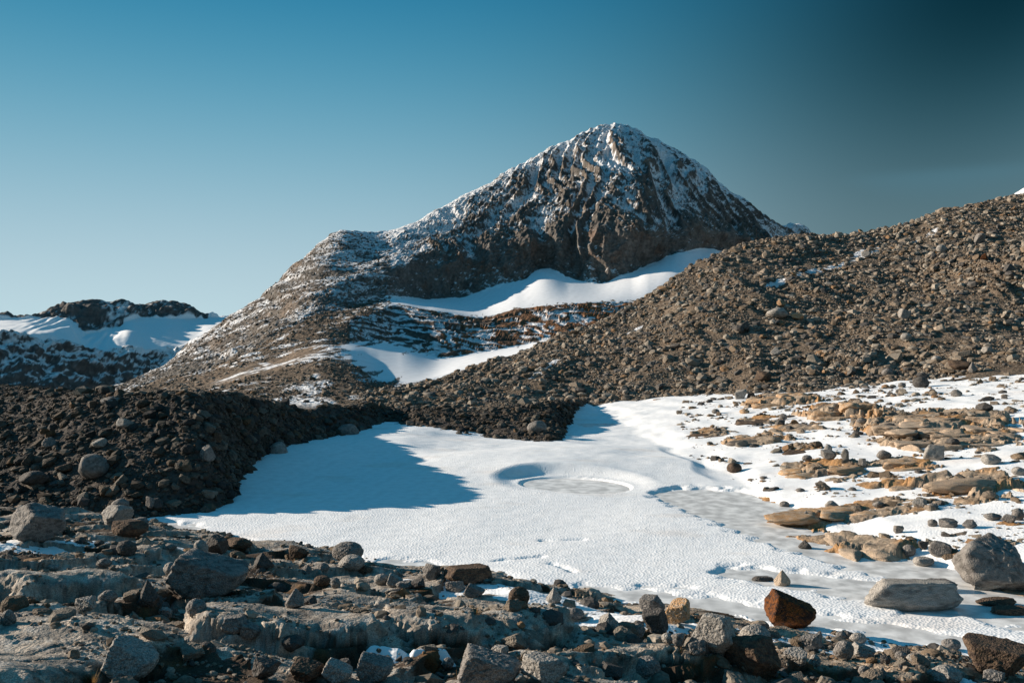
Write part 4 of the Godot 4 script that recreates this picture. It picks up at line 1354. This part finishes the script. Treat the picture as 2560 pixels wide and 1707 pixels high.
func scatter_near(n: int, s: int, set: Array) -> void:
	var r := RandomNumberGenerator.new()
	r.seed = s
	for k in n:
		# foreground
		var u := r.randf_range(-40, 1064)
		var d := sqrt(r.randf_range(13.0 * 13.0, 58.0 * 58.0))
		var x := (u - 512.0) / F * d
		if shore_s(x, d) < 0.2: continue
		var clump := na.get_noise_2d(x * 9.0 + 200.0, d * 12.0)
		var more := 0.5 * sst(2.0, 6.0, x) * sst(38.0, 30.0, d)
		for q in soils: more = maxf(more, 0.55 * sst(q[1] * 1.3, q[1] * 0.7, Vector2(x, d).distance_to(q[0])))
		if r.randf() > 0.3 + 1.7 * clump + more: continue
		var size := minf(0.065 * pow(r.randf(), -1.0 / 1.9), 0.75)
		var y := ground_f(x, d)
		var e := 0.01
		var nn := Vector3(y - ground_f(x + 0.15, d), 0.15, -(y - ground_f(x, d + 0.15))).normalized()
		if nn.y < 0.75: continue
		drop(set, Vector3(x, maxf(y, snow_h(x, d) - 0.02), -d), size, nn, r, "foreground", 0.0, 4.5)
	for k in n / 2:
		var u := r.randf_range(680, 1080)
		var d := sqrt(r.randf_range(42.0 * 42.0, 152.0 * 152.0))
		var x := (u - 512.0) / F * d
		if x < shore_x(d) + 1.0 or shore_s(x, d) > -3.0: continue
		var clump := na.get_noise_2d(x * 6.0 + 20.0, d * 9.0 + 70.0)
		if r.randf() > 0.08 + 1.5 * clump: continue
		var size := minf(0.14 * pow(r.randf(), -1.0 / 1.7), 1.3)
		drop(set, Vector3(x, maxf(ground_r(x, d), snow_h(x, d) - 0.05), -d), size, Vector3.UP, r, "right bank", 0.6, 4.0)

func build_scatter() -> void:
	var rough := protos(900, 8, 0, ["chip"])
	rough.append_array(protos(920, 5, 1, ["chip", "block", "slab", "chip", "point"]))
	var good := protos(950, 10, 2, ["chip", "block", "round", "chip", "slab", "wedge", "block"])
	good.append_array(protos(930, 6, 0, ["chip"]))
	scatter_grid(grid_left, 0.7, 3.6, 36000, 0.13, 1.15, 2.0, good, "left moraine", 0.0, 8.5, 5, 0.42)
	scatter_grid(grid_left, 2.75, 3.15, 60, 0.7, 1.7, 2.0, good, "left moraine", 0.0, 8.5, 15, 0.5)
	scatter_grid(grid_right, 0.7, 4.4, 120000, 0.22, 2.0, 2.05, rough, "right moraine", 0.12, 6.0, 6, 1.02)
	scatter_grid(grid_right, 1.0, 4.2, 700, 1.1, 3.2, 2.6, rough, "right moraine", 0.12, 6.0, 16, 1.15)
	scatter_grid(grid_peak, 1.0, 1.95, 40000, 0.45, 2.4, 2.0, rough, "scree below the mountain", 0.2, 99.0, 7, 0.8)
	scatter_grid(grid_peak, 3.0, 7.9, 30000, 0.6, 3.5, 2.2, rough, "left flank of the mountain", 0.1, 99.0, 8, 0.8, 390.0)
	scatter_near(60000, 9, good)
	# the rest of the 300 stones that show largest become rocks of their own
	loose.sort_custom(func(a, b): return a[0] > b[0])
	var room := 296 - n_single
	var per := {"foreground": int(room * 0.45), "right bank": int(room * 0.25), "left moraine": int(room * 0.18), "right moraine": int(room * 0.12)}
	for a in loose:
		if per[a[5]] > 0 and not crowded(a[1], a[0]):
			per[a[5]] -= 1
			single(a)
		else:
			if not heaps.has(a[5]): heaps[a[5]] = {}
			if not heaps[a[5]].has(a[2]): heaps[a[5]][a[2]] = [[], []]
			heaps[a[5]][a[2]][0].append(Transform3D(a[3], a[1]))
			heaps[a[5]][a[2]][1].append(a[6])
	var words := {"left moraine": "dark grey rubble covering the shaded left moraine", "right moraine": "brown and grey rubble covering the sunlit right moraine", "scree below the mountain": "brown scree of broken rock at the mountain's foot",
		"left flank of the mountain": "dark broken rocks strewn over the mountain's left flank", "foreground": "small stones strewn over the foreground bedrock", "right bank": "small stones strewn over the snowy right bank"}
	for zone in heaps:
		var root := Node3D.new()
		root.name = numbered("rubble")
		add_child(root)
		tag(root, words[zone], "rubble", "", "stuff")
		for pr in heaps[zone]:
			var h: Array = heaps[zone][pr]
			var mm := MultiMesh.new()
			mm.transform_format = MultiMesh.TRANSFORM_3D
			mm.use_colors = true
			mm.instance_count = h[0].size()
			pr[0].surface_set_material(0, M.rubble)
			mm.mesh = pr[0]
			for i in h[0].size():
				mm.set_instance_transform(i, h[0][i])
				mm.set_instance_color(i, h[1][i])
			var o := MultiMeshInstance3D.new()
			o.name = "stones"
			o.multimesh = mm
			o.set_meta("kind", "stuff")
			root.add_child(o, true)

var placed := []
func crowded(p: Vector3, px: float) -> bool:
	var q := to_px(p)
	for w in placed:
		if absf(w.x - q.x) < 4.0 and absf(w.y - q.y) < 3.0: return true
	return false

func single(a: Array) -> void:
	var p: Vector3 = a[1]
	var size: float = a[3].get_scale().x
	var c: Color = a[6]
	var o := MeshInstance3D.new()
	o.name = numbered("rock")
	var pr: Array = a[2]
	var m := StandardMaterial3D.new()
	m = M.boulder.duplicate() if not M.has("tone " + a[4]) else M["tone " + a[4]]
	if not M.has("tone " + a[4]):
		m.albedo_color = Color(c.r, c.g, c.b).linear_to_srgb()
		M["tone " + a[4]] = m
	o.mesh = pr[0]
	o.set_surface_override_material(0, m)
	o.transform = Transform3D(a[3], p)
	add_child(o)
	placed.append(to_px(p))
	n_single += 1
	# a label that finds it: kind of stone, then the nearest landmarks
	var near := marks.duplicate()
	var me := to_px(p)
	near.sort_custom(func(x, y): return (to_px(x[1]) - me).length() < (to_px(y[1]) - me).length())
	var shape: String = {"chip": "angular", "block": "blocky", "round": "rounded", "slab": "flat", "point": "pointed", "wedge": "tilted", "dome": "humped"}[pr[1]]
	var label := ""
	for k in 9:
		var to: Vector2 = to_px(near[k][1]) - me
		var side := "left of" if absf(to.x) > absf(to.y) * 1.6 and to.x > 0 else "right of" if absf(to.x) > absf(to.y) * 1.6 else "above" if to.y > 0 else "below"
		label = "%s %s rock %s %s the %s" % [shape, a[4], "just" if to.length() < 28.0 else "well" if to.length() > 90.0 else "a little", side, near[k][0]]
		if not labels.has(label): break
	labels[label] = true
	tag(o, label, "rock", {"foreground": "loose rocks on the foreground bedrock", "right bank": "loose rocks on the snowy right bank", "left moraine": "loose rocks on the left moraine", "right moraine": "loose rocks on the right moraine"}[a[5]])

func build_grass() -> void:
	var r := RandomNumberGenerator.new()
	r.seed = 77
	for a in [[476, 613, "dry orange grass tuft on the slab behind the wedge boulder's hollow"], [490, 661, "thin dry grass tuft just above the bottom wedge boulder"], [520, 659, "orange grass tuft between the wedge boulder and the pale rugged boulder"],
			[92, 681, "orange moss and grass tuft at the foot of the ridged lower-left boulder"], [459, 679, "dry grass tuft at the left foot of the bottom wedge boulder"], [590, 663, "orange grass tuft on the brown soil at the bottom middle"], [680, 652, "dry grass tuft in the rubble left of the granite boulder"], [268, 661, "pale grass tuft in the shade of the left slab"]]:
		var p := hit(a[0], a[1])
		var st := SurfaceTool.new()
		st.begin(Mesh.PRIMITIVE_TRIANGLES)
		for i in 90:
			var an := r.randf() * TAU
			var q := Vector3(cos(an), 0, sin(an)) * r.randf() * 0.14
			var lean := Vector3(cos(an) * 0.6, 1.0, sin(an) * 0.6) * r.randf_range(0.1, 0.24)
			var side := Vector3(-sin(an), 0, cos(an)) * 0.006
			var c := Color(0.30, 0.15, 0.05).lerp(Color(0.33, 0.24, 0.11), r.randf())
			for w in [q - side, q + lean, q + side]:
				st.set_color(c)
				st.set_normal(Vector3(cos(an) * 0.5, 0.8, sin(an) * 0.5).normalized())
				st.add_vertex(w)
		var o := put("grass_tuft", st.commit(), M.grass)
		o.position = p - Vector3(0, 0.02, 0)
		tag(o, unique(a[2]), "grass tuft", "dry grass tufts between the slabs")

# ------------------------------------------------------------------ light
const SUN_AZ := 16.0      # degrees beyond the left
const SUN_EL := 17.5
const EXPOSURE := 1.8

func sun_dir() -> Vector3:
	var a := deg_to_rad(SUN_AZ)
	var e := deg_to_rad(SUN_EL)
	return Vector3(-cos(a) * cos(e), sin(e), -sin(a) * cos(e))

func make_sky() -> PanoramaSkyMaterial:
	# clear air: pale towards the horizon, deep blue above, darkest a right angle away from the sun (polarised light)
	var w := 768
	var h := 384
	var im := Image.create(w, h, false, Image.FORMAT_RGBF)
	var sd := sun_dir().rotated(Vector3.UP, deg_to_rad(-7.0))
	var top := Vector3(0.055, 0.285, 0.51)
	for y in h:
		var el := PI * 0.5 - (y + 0.5) / h * PI
		var t := maxf(rad_to_deg(el), 0.0) / 21.0
		var q := minf(t, 1.1)
		var low := Vector3(0.525 * exp(-0.38 * q - 2.34 * q * q), 0.716 * exp(-0.627 * q - 0.506 * q * q), 0.773 * exp(-0.458 * q - 0.22 * q * q))
		var base := top.lerp(low, exp(-maxf(t - 1.1, 0.0)))
		var pol := 0.66 + 0.235 * sst(0.3, 0.95, t) - 0.25 * sst(1.5, 3.5, t)
		for x in w:
			var az := (x + 0.5) / w * TAU
			var dir := Vector3(sin(az) * cos(el), sin(el), -cos(az) * cos(el))
			var c := dir.dot(sd)
			var g := pow((1.0 - c * c) / (1.0 + c * c), 4.5)
			var v := base * Vector3(1.0 - minf(pol + 0.05, 0.97) * g, 1.0 - pol * g, 1.0 - pol * g) * (1.0 - 0.15 * clampf(-c * 1.6, 0.0, 1.0))
			im.set_pixel(x, y, Color(v.x, v.y, v.z))
	var m := PanoramaSkyMaterial.new()
	m.panorama = ImageTexture.create_from_image(im)
	return m

func _ready() -> void:
	var cam := Camera3D.new()
	cam.name = "camera"
	cam.position = Vector3(0, EYE, 0)
	cam.fov = rad_to_deg(2.0 * atan(HV / F))
	cam.near = 0.5
	cam.far = 20000.0
	add_child(cam)
	cam.current = true
	var env := Environment.new()
	env.background_mode = Environment.BG_SKY
	var sky := Sky.new()
	sky.sky_material = make_sky()
	env.sky = sky
	env.background_energy_multiplier = 1.0 / EXPOSURE
	env.tonemap_mode = Environment.TONE_MAPPER_LINEAR
	env.tonemap_exposure = EXPOSURE
	env.sdfgi_enabled = true
	env.ssao_enabled = true
	env.ssil_enabled = true
	var we := WorldEnvironment.new()
	we.name = "environment"
	we.environment = env
	add_child(we)
	var sun := DirectionalLight3D.new()
	sun.name = "sun"
	sun.light_energy = 1.6
	sun.light_color = lin(1.0, 0.85, 0.69)
	sun.light_angular_distance = 0.5
	sun.shadow_enabled = true
	sun.directional_shadow_max_distance = 2500.0
	sun.look_at_from_position(Vector3.ZERO, -sun_dir())
	add_child(sun)

	set_noise(na, 1, 0.02, 4)
	set_noise(nb, 2, 0.02, 5, FastNoiseLite.FRACTAL_RIDGED)
	set_noise(nc, 3, 0.02, 5)
	set_noise(ns, 4, 0.02, 1)
	ns.fractal_type = FastNoiseLite.FRACTAL_NONE
	ne.seed = 5
	ne.noise_type = FastNoiseLite.TYPE_CELLULAR
	ne.cellular_return_type = FastNoiseLite.RETURN_CELL_VALUE
	ne.frequency = 1.0
	nj.seed = 6
	nj.noise_type = FastNoiseLite.TYPE_CELLULAR
	nj.cellular_return_type = FastNoiseLite.RETURN_DISTANCE2_SUB
	nj.frequency = 0.55
	make_materials()
	var t := Time.get_ticks_msec()
	build_far()
	build_peak()
	print("peak ", Time.get_ticks_msec() - t)
	build_right_moraine()
	build_left_moraine()
	print("moraines ", Time.get_ticks_msec() - t)
	build_near()
	print("near ", Time.get_ticks_msec() - t)
	build_outcrops()
	build_boulders()
	print("boulders ", Time.get_ticks_msec() - t)
	build_scatter()
	build_grass()
	print("all ", Time.get_ticks_msec() - t, " singles ", n_single)
